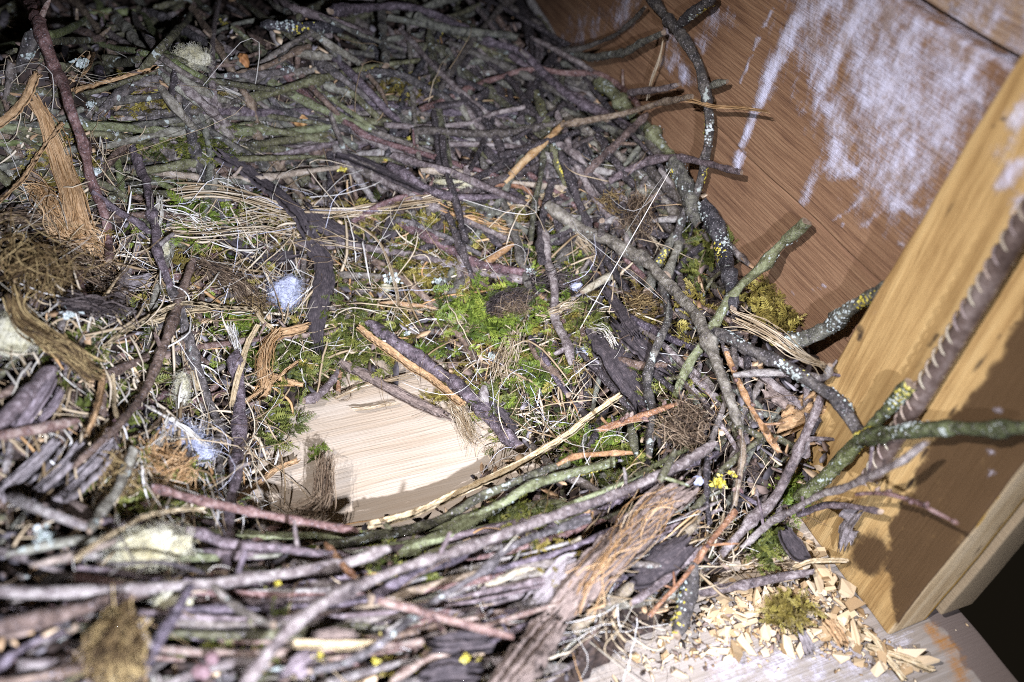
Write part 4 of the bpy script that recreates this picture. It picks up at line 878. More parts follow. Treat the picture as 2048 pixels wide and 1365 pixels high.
# ------------------------------------------------------------------ fibres, straw, bark, wool
def bundle(label, name, cat, mat, zone, pts, width, n, lift=8, rad=(.15, .35), fray=.35, K=16, taper=(.7, 1.2), wave=.25, off=8, parent=None, flat=.35, group=None, core=None):
    """a band of many fibres following one line; width in picture pixels"""
    P = px(zone, pts); m_ = len(P)
    lf = np.linspace(lift[0], lift[1], m_) if isinstance(lift, tuple) else np.full(m_, lift, float)
    P3 = np.array([hit(p[0], p[1], lf[i] / 1000, off / 1000) for i, p in enumerate(P)])
    C = spline(P3, K); T, N, B = frames(C); wd = width * depth(C[K // 2]) / F_PX
    t = np.linspace(0, 1, K)
    paths = np.zeros((n, K, 3))
    for i in range(n):
        a = rng.uniform(-1, 1); b = rng.normal() * flat
        spread = np.interp(t, [0, .5, 1], [taper[0], 1, taper[1]]) * (1 + .6 * fray * (np.abs(t - .5) * 2) ** 3 * rng.normal())
        s0, s1 = sorted(rng.uniform(0, 1, 2)) if rng.uniform() < .35 else (rng.uniform(0, .12), rng.uniform(.85, 1))
        if s1 - s0 < .3: s1 = min(1, s0 + .4); s0 = max(0, s1 - .4)
        q = s0 + (s1 - s0) * t
        ci = lambda X: np.stack([np.interp(q, t, X[:, k]) for k in range(3)], 1)
        sp_ = np.interp(q, t, spread)
        wv = wave * smooth_noise(K, 4)
        paths[i] = ci(C) + ci(N) * ((a + wv) * wd * .5 * sp_)[:, None] + ci(B) * ((b + wave * smooth_noise(K, 5)) * wd * .5 * sp_)[:, None]
        e = np.clip((q - .8) / .2, 0, 1) ** 2 + np.clip((.2 - q) / .2, 0, 1) ** 2
        paths[i] += (e * fray * wd * .35)[:, None] * rng.normal(size=3)
    paths[:, :, 2] = np.maximum(paths[:, :, 2], .001)
    paths[:, :, 0] = np.minimum(paths[:, :, 0], X_WALL - .002)
    r = rng.uniform(*rad, size=(n, 1)) / 1000 * np.linspace(1, .55, K)[None]
    V, Fq, si = strands(paths, r)
    s = Soup(); s.add(V, Fq, rng.uniform(size=n)[si])
    o = s.build(name, FB[mat], parent)
    if parent is None: tag(o, label, cat, group)
    return o
def plate(label, name, cat, mat, zone, pts, width, lift=6, thick=.0012, curl=.25, ragged=.5, ridge=.0007, off=8, taper=(.8, .8), twist=0.0, nu=None, nv=13, tilt=0.0, parent=None):
    """a curved slab of bark or a blade with thickness, ridges along it and torn ends"""
    P = px(zone, pts); m_ = len(P)
    lf = np.linspace(lift[0], lift[1], m_) if isinstance(lift, tuple) else np.full(m_, lift, float)
    P3 = np.array([hit(p[0], p[1], lf[i] / 1000, off / 1000) for i, p in enumerate(P)])
    L = np.linalg.norm(np.diff(P3, axis=0), axis=1).sum(); nu = nu or max(int(L / .0025), 12)
    C = spline(P3, nu); T, N, B = frames(C); wd = width * depth(C[nu // 2]) / F_PX
    t = np.linspace(0, 1, nu); v = np.linspace(-1, 1, nv)
    hw = wd / 2 * np.interp(t, [0, .25, .75, 1], [taper[0], 1, 1, taper[1]])
    e0 = smooth_noise(nu, 3) * .10 + 1; e1 = smooth_noise(nu, 3) * .10 + 1
    rid = smooth_noise(nv, 1.3)
    V = np.zeros((2, nu, nv, 3)); uv = np.zeros((2, nu, nv, 3)); tw = twist * (t - .5) + tilt
    endj = rng.normal(size=(2, nv)) * wd * .35 * ragged
    for i in range(nu):
        n_ = np.cos(tw[i]) * N[i] + np.sin(tw[i]) * B[i]; b_ = -np.sin(tw[i]) * N[i] + np.cos(tw[i]) * B[i]
        if b_[2] < 0: b_ = -b_
        for j in range(nv):
            x = v[j] * hw[i] * (e0[i] if v[j] < 0 else e1[i])
            z = -curl * wd * (v[j] ** 2) + ridge * rid[j] + ridge * .5 * rng.normal()
            p = C[i] + n_ * x + b_ * z
            k = np.clip((.15 - t[i]) / .15, 0, 1); k1 = np.clip((t[i] - .85) / .15, 0, 1)
            p = p + T[i] * (k * endj[0, j] + k1 * endj[1, j])
            V[0, i, j] = p; V[1, i, j] = p - b_ * thick
            uv[:, i, j] = (t[i] * L * 40, (v[j] + 1) / 2 * wd * 40, 0)
    V[..., 2] = np.maximum(V[..., 2], .0008); V = V.reshape(-1, 3); m0 = nu * nv
    a, b = np.meshgrid(np.arange(nu - 1), np.arange(nv - 1), indexing='ij'); a = a.ravel(); b = b.ravel()
    q = np.stack([a * nv + b, (a + 1) * nv + b, (a + 1) * nv + b + 1, a * nv + b + 1], 1)
    edge = np.concatenate([np.arange(nv), np.arange(1, nu) * nv + nv - 1, (nu - 1) * nv + np.arange(nv - 2, -1, -1), np.arange(nu - 2, 0, -1) * nv])
    e2 = np.roll(edge, -1); rim = np.stack([edge, e2, e2 + m0, edge + m0], 1)
    o = link(name, fast_mesh(name, V, np.vstack([q, q[:, ::-1] + m0, rim[:, ::-1]]), {'uvw': uv.reshape(-1, 3)}), BP[mat], parent)
    if parent is None: tag(o, label, cat)
    return o

# straw and bast
bundle('pale straw band fraying out left of the dark bark splinter', 'straw_bundle', 'straw', 'straw', 'A', [(900,1130),(1200,1115),(1450,1150),(1700,1225),(2048,1245),(2300,1240)], 26, 17, 9, (.5, 1.1), .6, taper=(1.3, .5))
bundle('pale straw band running right from the dark bark splinter', 'straw_bundle', 'straw', 'straw', 'B', [(-60,1255),(120,1230),(300,1205),(480,1180),(700,1140)], 24, 14, 10, (.5, 1.1), .4, taper=(.7, .9))
bundle('frayed tan straw strip below the olive twigs in the middle', 'straw_bundle', 'straw', 'tan_fibre', 'B', [(520,1200),(650,1250),(750,1275),(920,1320),(1090,1365)], 26, 18, 8, (.4, .9), .6)
plate('tan curved bast strip ending at the arched red-tan twig', 'bast_strip', 'bark strip', 'straw', 'B', [(640,1190),(760,1195),(900,1215),(1000,1190),(1100,1160),(1200,1150),(1320,1115)], 16, 10, .0008, .1, .6)
bundle('thin tan frayed fibre hanging from the curved bast strip', 'straw_strand', 'straw', 'tan_fibre', 'B', [(1150,1160),(1050,1190),(970,1240),(925,1310)], 7, 8, 12, (.2, .4))
bundle('fan of pale straw ends under the straw band at left', 'straw_bundle', 'straw', 'pale_grass', 'A', [(940,1240),(1050,1260),(1180,1310),(1260,1400)], 34, 16, 8, (.35, .8), .6)
bundle('short white straw tuft standing left of the straw band', 'straw_bundle', 'straw', 'pale_grass', 'A', [(930,1150),(925,1240),(915,1340),(930,1420)], 16, 26, 12, (.25, .5), .5)
bundle('white hair-like grass strands curling down near the orange seed', 'grass_strands', 'dry grass', 'pale_grass', 'A', [(1260,510),(1400,570),(1480,640),(1540,740),(1580,850)], 22, 16, 10, (.18, .35), .7)
bundle('white curled grass strands above the orange seed', 'grass_strands', 'dry grass', 'pale_grass', 'A', [(1600,580),(1660,640),(1750,670)], 12, 10, 10, (.18, .35), .7)
bundle('pale fibre fan right of the purple-grey standing twig', 'straw_bundle', 'straw', 'straw', 'D', [(930,60),(1150,70),(1400,50),(1560,30),(1740,90)], 40, 22, 9, (.3, .7), .7)
for lab, pts, wd_, r_ in [('pair of tan bark strips, wider one, beside the long reddish twig', [(200,570),(260,680),(330,830),(390,980),(450,1150),(510,1363),(540,1400)], 25, .9),
                     ('pair of tan bark strips, narrower one, left of the wider strip', [(225,640),(265,760),(310,920),(360,1080),(400,1230),(420,1330)], 18, .9)]:
    o = plate(lab, 'bark_strip', 'bark strip', 'tan', 'A', pts, wd_, 16, .0018, .3, .9)
    bundle(None, 'loose_fibres', None, 'tan_fibre', 'A', pts, wd_ * 1.1, 22, 17, (.15, .35), .9, parent=o)
plate('ochre folded bast ribbon at the left border above the straw fan', 'bast_strip', 'bark strip', 'tan', 'A', [(-30,720),(60,650),(130,570),(170,480),(200,430)], 26, 14, .001, .2, .7)
plate('tan leaf blade lying over the two tan bark strips', 'grass_blade', 'dry grass', 'tan', 'A', [(360,720),(290,810),(220,900),(120,1050),(-30,1190)], 12, 22, .0006, .1, .6)  # flat blade of dry grass, built as a thin curved strip
bundle('broad tan bast tangle fanning out at the left border', 'bast_tangle', 'bark fibre', 'tan_fibre', 'A', [(140,1090),(220,1110),(290,1200),(340,1290),(400,1400),(480,1500)], 44, 60, 12, (.2, .5), .7, wave=.3)
bundle('tan fibre mat below the tan bark strips', 'bast_tangle', 'bark fibre', 'tan_fibre', 'D', [(280,20),(400,80),(520,110),(590,200),(610,300)], 46, 60, 10, (.2, .5), .5, wave=.3)
bundle('grey-brown fibre strip at the left border under the tangle', 'bast_tangle', 'bark fibre', 'brown_fibre', 'A', [(-30,1280),(120,1270),(260,1290),(340,1340)], 34, 70, 10, (.15, .4), .5)
plate('short tan wood splinter under the knobbly brown twig', 'wood_splinter', 'wood splinter', 'tan', 'A', [(430,515),(560,480),(720,440),(880,385)], 18, 9, .002, .2, .8)
plate('thin brown leaf blade near the upper left stub', 'grass_blade', 'dry grass', 'tan', 'A', [(470,450),(520,390),(548,310)], 9, 14, .0005, .1, .4)
plate('small brown blade leaning on the knobbed purple twig', 'grass_blade', 'dry grass', 'tan', 'A', [(570,720),(610,660),(655,600)], 9, 13, .0005, .1, .4)
# fibrous standing strips near the hollow
o = plate('torn tan bast strip hanging at the upper left of the bare floor', 'bast_strip', 'bark strip', 'tan', 'D', [(1800,610),(1680,640),(1610,650),(1560,740),(1530,850),(1560,970),(1540,1000)], 20, 13, .0015, .3, 1.0)
bundle(None, 'loose_fibres', None, 'tan_fibre', 'D', [(1640,640),(1570,730),(1540,850),(1550,990)], 26, 50, 14, (.15, .35), .8, parent=o)
plate('dry tan grass blade arching over the left of the hollow', 'grass_blade', 'dry grass', 'straw', 'D', [(610,740),(700,670),(800,610),(900,555),(1000,510),(1100,485),(1280,510),(1480,520)], 11, 16, .0005, .1, .5)
plate('upright tan grass blade left of the torn bast strip', 'grass_blade', 'dry grass', 'straw', 'D', [(1510,610),(1450,720),(1410,850),(1380,960),(1350,1090)], 10, 16, .0005, .15, .5)
plate('curved pale grass blade between root tuft and white wool', 'grass_blade', 'dry grass', 'straw', 'D', [(1420,360),(1470,440),(1500,520),(1530,580),(1600,640)], 10, 14, .0005, .15, .5)
bundle('white splayed fibre tuft above the upright grass blade', 'grass_strands', 'dry grass', 'pale_grass', 'D', [(1400,790),(1380,730),(1360,660),(1340,600)], 14, 26, 14, (.2, .45), .9)
plate('tan wood strip lying behind the pale brown stick', 'wood_splinter', 'wood splinter', 'straw', 'D', [(860,590),(960,570),(1100,530),(1260,515)], 15, 9, .001, .1, .6)
plate('orange wood sliver at the upper left edge of the bare floor', 'wood_splinter', 'wood splinter', 'tan', 'D', [(1420,1070),(1500,1010),(1620,920),(1740,825)], 8, 10, .001, .1, .6)
plate('flat tan leaf piece above the bare floor', 'leaf_piece', 'leaf', 'tan', 'D', [(1590,900),(1680,930),(1770,955)], 16, 9, .0006, .2, .7)
plate('tan grass blade curving over the cream wool at lower left', 'grass_blade', 'dry grass', 'straw', 'G', [(440,640),(580,530),(740,440),(850,385),(1000,350),(1190,340)], 12, 26, .0006, .1, .5)
plate('flat tan blade left of the front root tuft', 'grass_blade', 'dry grass', 'tan', 'G', [(1370,290),(1500,200),(1620,110),(1740,60)], 15, 10, .0006, .1, .6)
plate('tan grass blade standing beside the cream wool shred', 'grass_blade', 'dry grass', 'tan', 'D', [(600,880),(590,1000),(560,1120),(500,1260)], 14, 22, .0006, .2, .5)
plate('narrow tan blade right of the standing blade at left', 'grass_blade', 'dry grass', 'straw', 'D', [(660,900),(665,1000),(670,1100),(690,1160)], 9, 20, .0006, .2, .5)
plate('pale cream wood splint in the left of the nest', 'wood_splinter', 'wood splinter', 'straw', 'D', [(990,670),(1050,740),(1110,830),(1160,990)], 14, 9, .001, .1, .6)
bundle('long white straw crossing the white wool beside the thick stick', 'grass_strands', 'dry grass', 'pale_grass', 'D', [(840,1080),(960,1150),(1080,1220),(1250,1350)], 9, 14, 18, (.25, .5), .3)
bundle('white straw rising from the white wool', 'grass_strands', 'dry grass', 'pale_grass', 'D', [(990,1130),(960,1230),(925,1330)], 8, 10, 20, (.25, .5), .4)
plate('light tan split stick along the right front of the hollow', 'wood_splinter', 'wood splinter', 'straw', 'W', [(741,1046),(830,1022),(919,981),(988,950),(1060,912),(1130,870),(1180,830),(1240,788)], 12, 17, .003, .2, .5)
plate('orange-tan split stem lying along the thick purple stick', 'wood_splinter', 'wood splinter', 'tan', 'E', [(110,620),(200,690),(300,760),(420,850),(520,910),(600,975),(720,1070)], 13, 13, .002, .3, .7)
plate('brown fibrous bark strip sloping over the bare floor', 'bark_strip', 'bark strip', 'brown', 'E', [(-10,815),(100,870),(200,920),(300,975),(400,1030),(520,1085),(630,1135)], 22, 8, .0015, .3, 1.0)
bundle('tan grass wisp hanging over the right edge of the bare floor', 'grass_strands', 'dry grass', 'straw', 'E', [(640,1060),(700,1130),(740,1220),(790,1330)], 32, 60, 7, (.15, .35), .8)
bundle('thin pale blade lying flat across the top of the bare floor', 'grass_strands', 'dry grass', 'straw', 'E', [(-40,1050),(60,1000),(180,960),(320,930),(480,890)], 10, 14, 4, (.2, .45), .5)
bundle('second pale blade lying flat below the first on the bare floor', 'grass_strands', 'dry grass', 'straw', 'E', [(60,1110),(180,1100),(290,1080),(370,1065)], 8, 10, 4, (.2, .45), .5)
bundle('long yellow grass stem crossing from the straw into the moss', 'grass_strands', 'dry grass', 'straw', 'E', [(30,0),(150,60),(230,130),(275,230),(310,340),(340,480),(300,620)], 8, 10, 12, (.2, .4), .5)
bundle('tan dry leaf tuft below the felted moss', 'grass_tuft', 'dry grass', 'straw', 'E', [(1010,620),(1000,720),(960,830),(920,960)], 44, 60, 9, (.15, .45), .9)
bundle('straw-coloured wisp left of the felted moss', 'grass_tuft', 'dry grass', 'straw', 'E', [(800,640),(720,610),(640,590)], 36, 45, 9, (.15, .4), .9)
bundle('tan dry grass knot right of the felted moss', 'grass_tuft', 'dry grass', 'straw', 'E', [(1160,560),(1250,530),(1390,470)], 24, 34, 14, (.15, .4), .8)
bundle('white curved fibres sprouting from the dark bark plate', 'grass_strands', 'dry grass', 'pale_grass', 'E', [(1610,750),(1580,690),(1540,640),(1470,625)], 16, 14, 16, (.2, .4), .9)
bundle('pale dry grass leaning from moss to dark bark at upper right', 'grass_strands', 'dry grass', 'straw', 'E', [(1290,0),(1400,110),(1500,220),(1600,310)], 30, 30, 10, (.15, .4), .7)
bundle('pale dry needle bundle pointing to the post', 'needle_bundle', 'dry grass', 'straw', 'F', [(310,560),(450,610),(600,690),(720,780),(900,865)], 30, 22, 24, (.25, .5), .6, taper=(1.6, .4), off=14)
bundle('single yellow grass stem standing against the wall', 'grass_strands', 'dry grass', 'straw', 'B', [(1890,220),(1870,340),(1820,480),(1790,640)], 6, 6, 20, (.35, .6), .1, off=9)
bundle('frayed fibrous tail of the stick lying on the wall', 'fibre_tail', 'bark fibre', 'tan_fibre', 'C', [(80,580),(150,600),(230,625),(330,630),(450,640),(560,658)], 9, 40, 60, (.2, .4), .5, off=16, taper=(1.5, .6))

# bark pieces
plate('pointed black bark splinter in the upper middle of the nest', 'bark_splinter', 'bark', 'dark', 'A', [(1310,910),(1430,970),(1550,1060),(1660,1140),(1760,1240),(1800,1320)], 38, 14, .003, .25, .9, taper=(.15, .9), ridge=.0011)
plate('dark shredded bark strip hanging below the black splinter', 'bark_strip', 'bark', 'dark', 'D', [(1760,-60),(1800,60),(1850,150),(1900,260),(1880,400),(1850,560),(1870,760)], 40, 12, .002, .3, 1.1, taper=(.9, .3), ridge=.0014)
plate('short dark bark strip branching right from the black splinter', 'bark_strip', 'bark', 'dark', 'A', [(1790,1200),(1880,1290),(1990,1350),(2080,1400)], 34, 11, .002, .3, 1.0, ridge=.0012)
plate('flat black bark strip with straight edges above the straw', 'bark_strip', 'bark', 'dark', 'B', [(-10,890),(120,930),(260,990),(400,1050),(510,1100)], 30, 12, .003, .08, .2, ridge=.0004)
plate('small dark bark tile lying in the middle below the straw band', 'bark_piece', 'bark', 'dark', 'B', [(330,1220),(305,1290),(280,1400)], 32, 8, .003, .1, .4, ridge=.0005)
plate('large dark bark plate right of the moss', 'bark_piece', 'bark', 'dark', 'E', [(1510,650),(1600,760),(1680,880),(1750,980),(1780,1080)], 62, 11, .003, .12, .8, ridge=.0011)
plate('smaller dark bark plate under the slender lichened twig', 'bark_piece', 'bark', 'dark', 'E', [(1640,600),(1740,700),(1840,800),(1940,880)], 44, 9, .003, .12, .8, ridge=.0010)
plate('thin dark bark splinter above the large dark plate', 'bark_splinter', 'bark', 'dark', 'E', [(1560,400),(1620,480),(1680,570),(1740,660)], 22, 13, .002, .2, .9, ridge=.001)
plate('narrow dark bark splinter left of the large dark plate', 'bark_splinter', 'bark', 'dark', 'E', [(1480,830),(1580,920),(1680,1020),(1750,1140)], 24, 9, .002, .2, .9, ridge=.001)
plate('dark bark sliver below the thick purple stick', 'bark_splinter', 'bark', 'dark', 'E', [(830,1020),(920,1090),(1000,1170),(1030,1260)], 20, 7, .002, .2, .9)
plate('brown shredded wood slab at the bottom border', 'bark_slab', 'bark', 'brown', 'H', [(900,1440),(980,1330),(1080,1200),(1180,1080),(1270,980)], 74, 30, .004, .18, .5, ridge=.0016, nv=23)
o = plate('big fibrous brown bark piece curling up in the right front', 'bark_slab', 'bark', 'brown', 'H', [(1230,960),(1350,820),(1470,690),(1620,560),(1780,400),(1900,270),(2030,180)], 76, 24, .004, .30, .8, ridge=.0016, nv=23)
bundle(None, 'loose_fibres', None, 'tan_fibre', 'H', [(1400,900),(1500,720),(1650,560),(1800,380),(1960,250)], 80, 26, 27, (.15, .35), .6, parent=o, wave=.3)
plate('black curled bark under the big fibrous bark piece', 'bark_piece', 'bark', 'dark', 'H', [(1720,720),(1820,670),(1930,600),(2040,520)], 60, 14, .003, .3, .6)
plate('tan thin bark sheet edge beside the big fibrous bark piece', 'bark_piece', 'bark', 'grey', 'H', [(1140,920),(1250,790),(1350,680),(1420,640)], 60, 17, .001, .15, .8)
plate('dark bark lump below the two-toned twig', 'bark_piece', 'bark', 'dark', 'H', [(580,1130),(720,1120),(870,1110)], 40, 20, .004, .2, .8)
plate('dark flat bark at the bottom border by the yellow lichen', 'bark_piece', 'bark', 'dark', 'H', [(500,1310),(640,1280),(780,1290)], 42, 20, .004, .2, .8)
plate('brown leathery bark flake at the lower left border', 'bark_piece', 'bark', 'brown', 'G', [(180,230),(300,280),(420,350),(520,410)], 44, 12, .003, .25, .7)
plate('grey weathered wood piece in the left corner of the nest', 'wood_piece', 'wood piece', 'grey', 'G', [(0,240),(110,150),(230,40),(320,-60)], 28, 14, .006, .12, .4)
plate('pale grey wood piece right of the weathered one', 'wood_piece', 'wood piece', 'grey', 'G', [(210,240),(310,150),(400,60),(470,-40)], 28, 16, .006, .12, .4)
plate('long pale lichened wood piece beside the grey twig', 'wood_piece', 'wood piece', 'grey', 'G', [(330,280),(430,190),(540,80),(650,-50)], 28, 18, .006, .15, .4)
plate('broad purple bark strip in the left of the nest', 'bark_strip', 'bark', 'purple', 'D', [(60,1250),(150,1120),(230,1000),(300,890)], 28, 14, .003, .25, .6)
plate('purple flake of bark near the purple strip', 'bark_piece', 'bark', 'purple', 'D', [(230,1170),(300,1080),(350,990)], 22, 14, .002, .25, .6)
plate('grey bark chip lying below the dark lichened stub', 'bark_piece', 'bark', 'grey', 'D', [(690,380),(780,350),(880,320)], 36, 9, .003, .25, .6)
plate('dark bark chips strip below the pale straw fan', 'bark_strip', 'bark', 'dark', 'D', [(1500,210),(1620,200),(1740,180)], 24, 8, .002, .25, .8)
plate('dark bark ribbon right of the pale straw fan', 'bark_strip', 'bark', 'dark', 'D', [(1320,90),(1420,150),(1500,240)], 22, 8, .002, .25, .9)
plate('small black tile-like bark chip on the wood chips', 'bark_chip', 'bark', 'dark', 'I', [(650,470),(700,540),(770,640)], 38, 22, .003, .06, .25, ridge=.0003, taper=(.75, .8))
plate('crumpled grey-brown leaf leaning at the post foot', 'dead_leaf', 'leaf', 'grey', 'I', [(1080,350),(1030,420),(990,490),(975,560)], 38, 16, .0006, .3, .9)
plate('brown crumpled leaf below the forked branch', 'dead_leaf', 'leaf', 'brown', 'F', [(540,960),(620,1010),(720,1060)], 36, 10, .0008, .35, .9)
plate('ochre rotten wood lump below the forked branch', 'wood_piece', 'wood piece', 'tan', 'F', [(610,1160),(680,1130),(760,1090),(800,1050)], 54, 6, .006, .3, .8, ridge=.002)
plate('pinkish leaf scrap at the bottom border by the purple stick', 'dead_leaf', 'leaf', 'purple', 'G', [(1690,1290),(1760,1240),(1830,1190)], 50, 20, .0008, .3, .9)
plate('pale split wood fragment in the front twigs', 'wood_splinter', 'wood splinter', 'straw', 'G', [(1720,1130),(1850,1135),(2048,1140),(2200,1130)], 13, 24, .002, .2, .8)
plate('brown bark curl above the pale split fragment', 'bark_piece', 'bark', 'brown', 'G', [(1850,1090),(1960,1070),(2070,1080)], 26, 24, .002, .35, .6)

# root and hair tufts
bundle('ochre-brown root tuft raised at the left border', 'root_tuft', 'root tuft', 'ochre_fibre', 'D', [(40,330),(120,260),(230,260),(330,300),(400,380)], 60, 99, 18, (.22, .5), .9, wave=.9, flat=.9)
bundle('dark brown hair strands sweeping right from the ochre root tuft', 'root_tuft', 'root tuft', 'brown_fibre', 'D', [(180,240),(330,250),(480,310),(600,370),(720,410)], 47, 78, 18, (.22, .5), .8, wave=.6, flat=.7)
bundle('lower dark hair strand curling to the grass blade', 'root_tuft', 'root tuft', 'dark_fibre', 'D', [(350,480),(470,490),(600,510),(740,545)], 28, 60, 22, (0.19, 0.48), .6, wave=.6, flat=.7)
bundle('long ochre fibre rope running down from the root tuft', 'root_tuft', 'root tuft', 'ochre_fibre', 'D', [(70,420),(120,560),(250,680),(400,780),(520,880),(600,930)], 28, 85, 26, (0.22, 0.51), .6, wave=.5, flat=.8)
bundle('curved brown root tuft left of the white wool', 'root_tuft', 'root tuft', 'brown_fibre', 'D', [(1160,230),(1260,300),(1360,360),(1440,450),(1540,530)], 35, 120, 12, (0.16, 0.41), .7, wave=.4, flat=.7)
bundle('ochre root tuft end beside the white wool', 'root_tuft', 'root tuft', 'ochre_fibre', 'D', [(1400,480),(1490,520),(1560,540)], 37, 75, 9, (0.16, 0.41), .8, wave=.5, flat=.7)
bundle('dark hair tuft bending upright on the bare floor', 'root_tuft', 'root tuft', 'brown_fibre', 'W', [(566,1062),(600,1050),(632,1030),(645,1000),(648,960),(654,905)], 37, 210, (5, 32), (0.14, 0.34), .5, wave=.35, flat=.9, taper=(1.2, .7))
bundle('ochre root brush at the bottom left', 'root_tuft', 'root tuft', 'ochre_fibre', 'G', [(720,1030),(700,1120),(680,1220),(640,1330)], 89, 240, 26, (0.19, 0.48), .5, wave=.25, flat=.8)
bundle('brown bristly root tuft at the wall side above the cut stick', 'root_tuft', 'root tuft', 'brown_fibre', 'B', [(1740,1140),(1740,1230),(1720,1320),(1700,1400)], 56, 165, 13, (0.16, 0.41), .5, wave=.3, flat=.8)
bundle('reddish frayed root tuft next to the bristly one', 'root_tuft', 'root tuft', 'ochre_fibre', 'B', [(1580,1130),(1590,1190),(1560,1270)], 37, 95, 11, (0.16, 0.41), .8, wave=.6, flat=.8)
bundle('curly brown fibre knot below the orange-red budded twig', 'root_tuft', 'root tuft', 'brown_fibre', 'W', [(1392,818),(1378,840),(1366,866),(1352,890)], 42, 130, 14, (0.16, 0.44), .7, wave=1.0, flat=.9)
bundle('golden-brown fibre curl beside the stick with the cut face', 'root_tuft', 'root tuft', 'ochre_fibre', 'E', [(1690,440),(1740,490),(1820,500),(1860,480)], 30, 80, 11, (0.19, 0.48), .6, wave=.5, flat=.8)
bundle('brown frayed fibres under the front twigs at lower left', 'root_tuft', 'root tuft', 'ochre_fibre', 'G', [(620,40),(660,130),(700,220),(740,290)], 51, 120, 10, (0.19, 0.48), .6, wave=.4, flat=.8)
bundle('tan fibre mat fringe under the straight reddish twig', 'root_tuft', 'root tuft', 'tan_fibre', 'G', [(930,0),(960,90),(1000,180),(1030,260)], 76, 100, 9, (0.19, 0.51), .7, wave=.5, flat=.8)
bundle('dark frayed fibre clump above the bare floor edge at right', 'root_tuft', 'root tuft', 'dark_fibre', 'E', [(1100,380),(1240,370),(1400,350)], 30, 60, 9, (0.19, 0.48), .7, wave=.5, flat=.8)

# moss clumps that lie on their own
def moss_clump(label, mat, u, v, su, sv, n, lift=.006, size=.013, up=.5, clip=True):
    s = Soup(); sprigs(n, u, v, su, sv, lift, size, s, up, clip); return tag(s.build('moss_clump', FB[mat]), label, 'moss')
mc = moss_clump('bright feathery moss clump carrying a grey-brown felt pad', 'moss_bright', 985, 632, 44, 26, 420, .016, .016)
bundle(None, 'felt_pad', None, 'dark_fibre', 'W', [(978,625),(1000,603),(1035,596),(1062,606)], 26, 260, 19, (.12, .26), .4, wave=.6, flat=.6, parent=mc)
bundle(None, 'felt_pad', None, 'brown_fibre', 'W', [(985,628),(1010,616),(1040,610),(1064,612)], 26, 110, 19, (.12, .26), .4, wave=.7, flat=.6, parent=mc)
moss_clump('small moss tip crowning the hair tuft on the bare floor', 'moss_bright', 637, 905, 7, 8, 40, .030, .007, clip=False)
moss_clump('small moss scrap lying on the bare floor near the thick stick', 'moss_ochre', 872, 795, 14, 6, 50, .003, .007, clip=False)
moss_clump('fern-like moss frond under the orange-tan split stem', 'moss_bright', 860, 700, 14, 8, 40, .008, .012)
moss_clump('dark moss clump with yellow tips among the wood chips', 'moss_ochre', 1572, 1222, 20, 12, 170, .012, .010, clip=False)
moss_clump('green moss tuft behind the thick lichened branch by the wall', 'moss', 1395, 515, 16, 28, 150, .008, .012)
moss_clump('dark moss cushion at the wall below the cut stick tip', 'moss_ochre', 1540, 595, 22, 16, 130, .008, .010)
moss_clump('green moss bit at the left end of the chips, under twigs', 'moss', 1535, 1095, 16, 16, 90, .016, .010, clip=False)

# wool and fluff
def fluff(label, mat, u, v, ru, rv, lift, hairs=420, rot=0.0, name='wool_tuft'):
    c = hit(u, v, lift / 1000); k = depth(c) / F_PX
    ax = R[:, 0] * math.cos(rot) + R[:, 1] * math.sin(rot); ay = -R[:, 0] * math.sin(rot) + R[:, 1] * math.cos(rot); az = -R[:, 2]
    import bmesh
    bm = bmesh.new(); bmesh.ops.create_icosphere(bm, subdivisions=5, radius=1.0)
    V = np.array([q.co[:] for q in bm.verts]); Fc = np.array([[q.index for q in f.verts] for f in bm.faces]); bm.free()
    ph = rng.uniform(0, 6, (14, 3)); d = np.zeros(len(V))
    for q in range(14):
        fr_ = rng.normal(size=3); fr_ /= np.linalg.norm(fr_); w_ = 2.0 * 1.32 ** q
        d += np.sin(V @ fr_ * w_ + ph[q, 0]) * .22 / (1 + q * .5)
    Vd = V * (1 + d[:, None] * .8)
    ru, rv = ru * .86, rv * .86; hairs = int(hairs * 1.3)
    P = c + Vd[:, :1] * ru * k * ax + Vd[:, 1:2] * rv * k * ay + Vd[:, 2:] * min(ru, rv) * .45 * k * az
    s = Soup(); s.add(P, Fc, np.clip(.5 + d * .6, 0, 1))
    idx = rng.integers(0, len(P), hairs); K = 7; t = np.linspace(0, 1, K); base = P[idx]; nrm = (base - c) / (np.linalg.norm(base - c, axis=1)[:, None] + 1e-9)
    dirs = nrm * .12 + np.cross(nrm, rng.normal(size=(hairs, 3))) * .7; L = rng.uniform(.12, .7, hairs) * (ru + rv) / 2 * k
    paths = base[:, None, :] + dirs[:, None, :] * (t[None, :, None] * L[:, None, None]) + (np.sin(t * 3)[None, :, None] * L[:, None, None]) * rng.normal(size=(hairs, 1, 3)) * .35
    Vh, Fh, si = strands(paths, np.full((hairs, K), .00008)); s.add(Vh, Fh, rng.uniform(.3, 1, hairs)[si])
    return tag(s.build(name, FB[mat]), label, 'wool')
fluff('big soft cream wool wad at the left border under the root tuft', 'cream_wool', 30, 670, 62, 50, 12, 700)
fluff('blue-white wool tuft left of the shredded dark bark', 'white_wool', 572, 588, 36, 32, 6, 900)
fluff('white downy wool patch beside the dark grey stick at left', 'white_wool', 372, 885, 62, 30, 4, 900, .5)
fluff('cream wool clump beneath twigs at the lower left', 'cream_wool', 295, 1100, 98, 42, 17, 600, -.2)
fluff('second cream wool clump under the level purple stick', 'cream_wool', 345, 1215, 42, 34, 6, 400)
fluff('pale cream tuft in the dark upper left', 'cream_wool', 382, 113, 36, 24, 9, 600, .3)
fluff('cream wool wisp under the pale olive twig', 'cream_wool', 905, 370, 46, 9, 6, 300, .1)
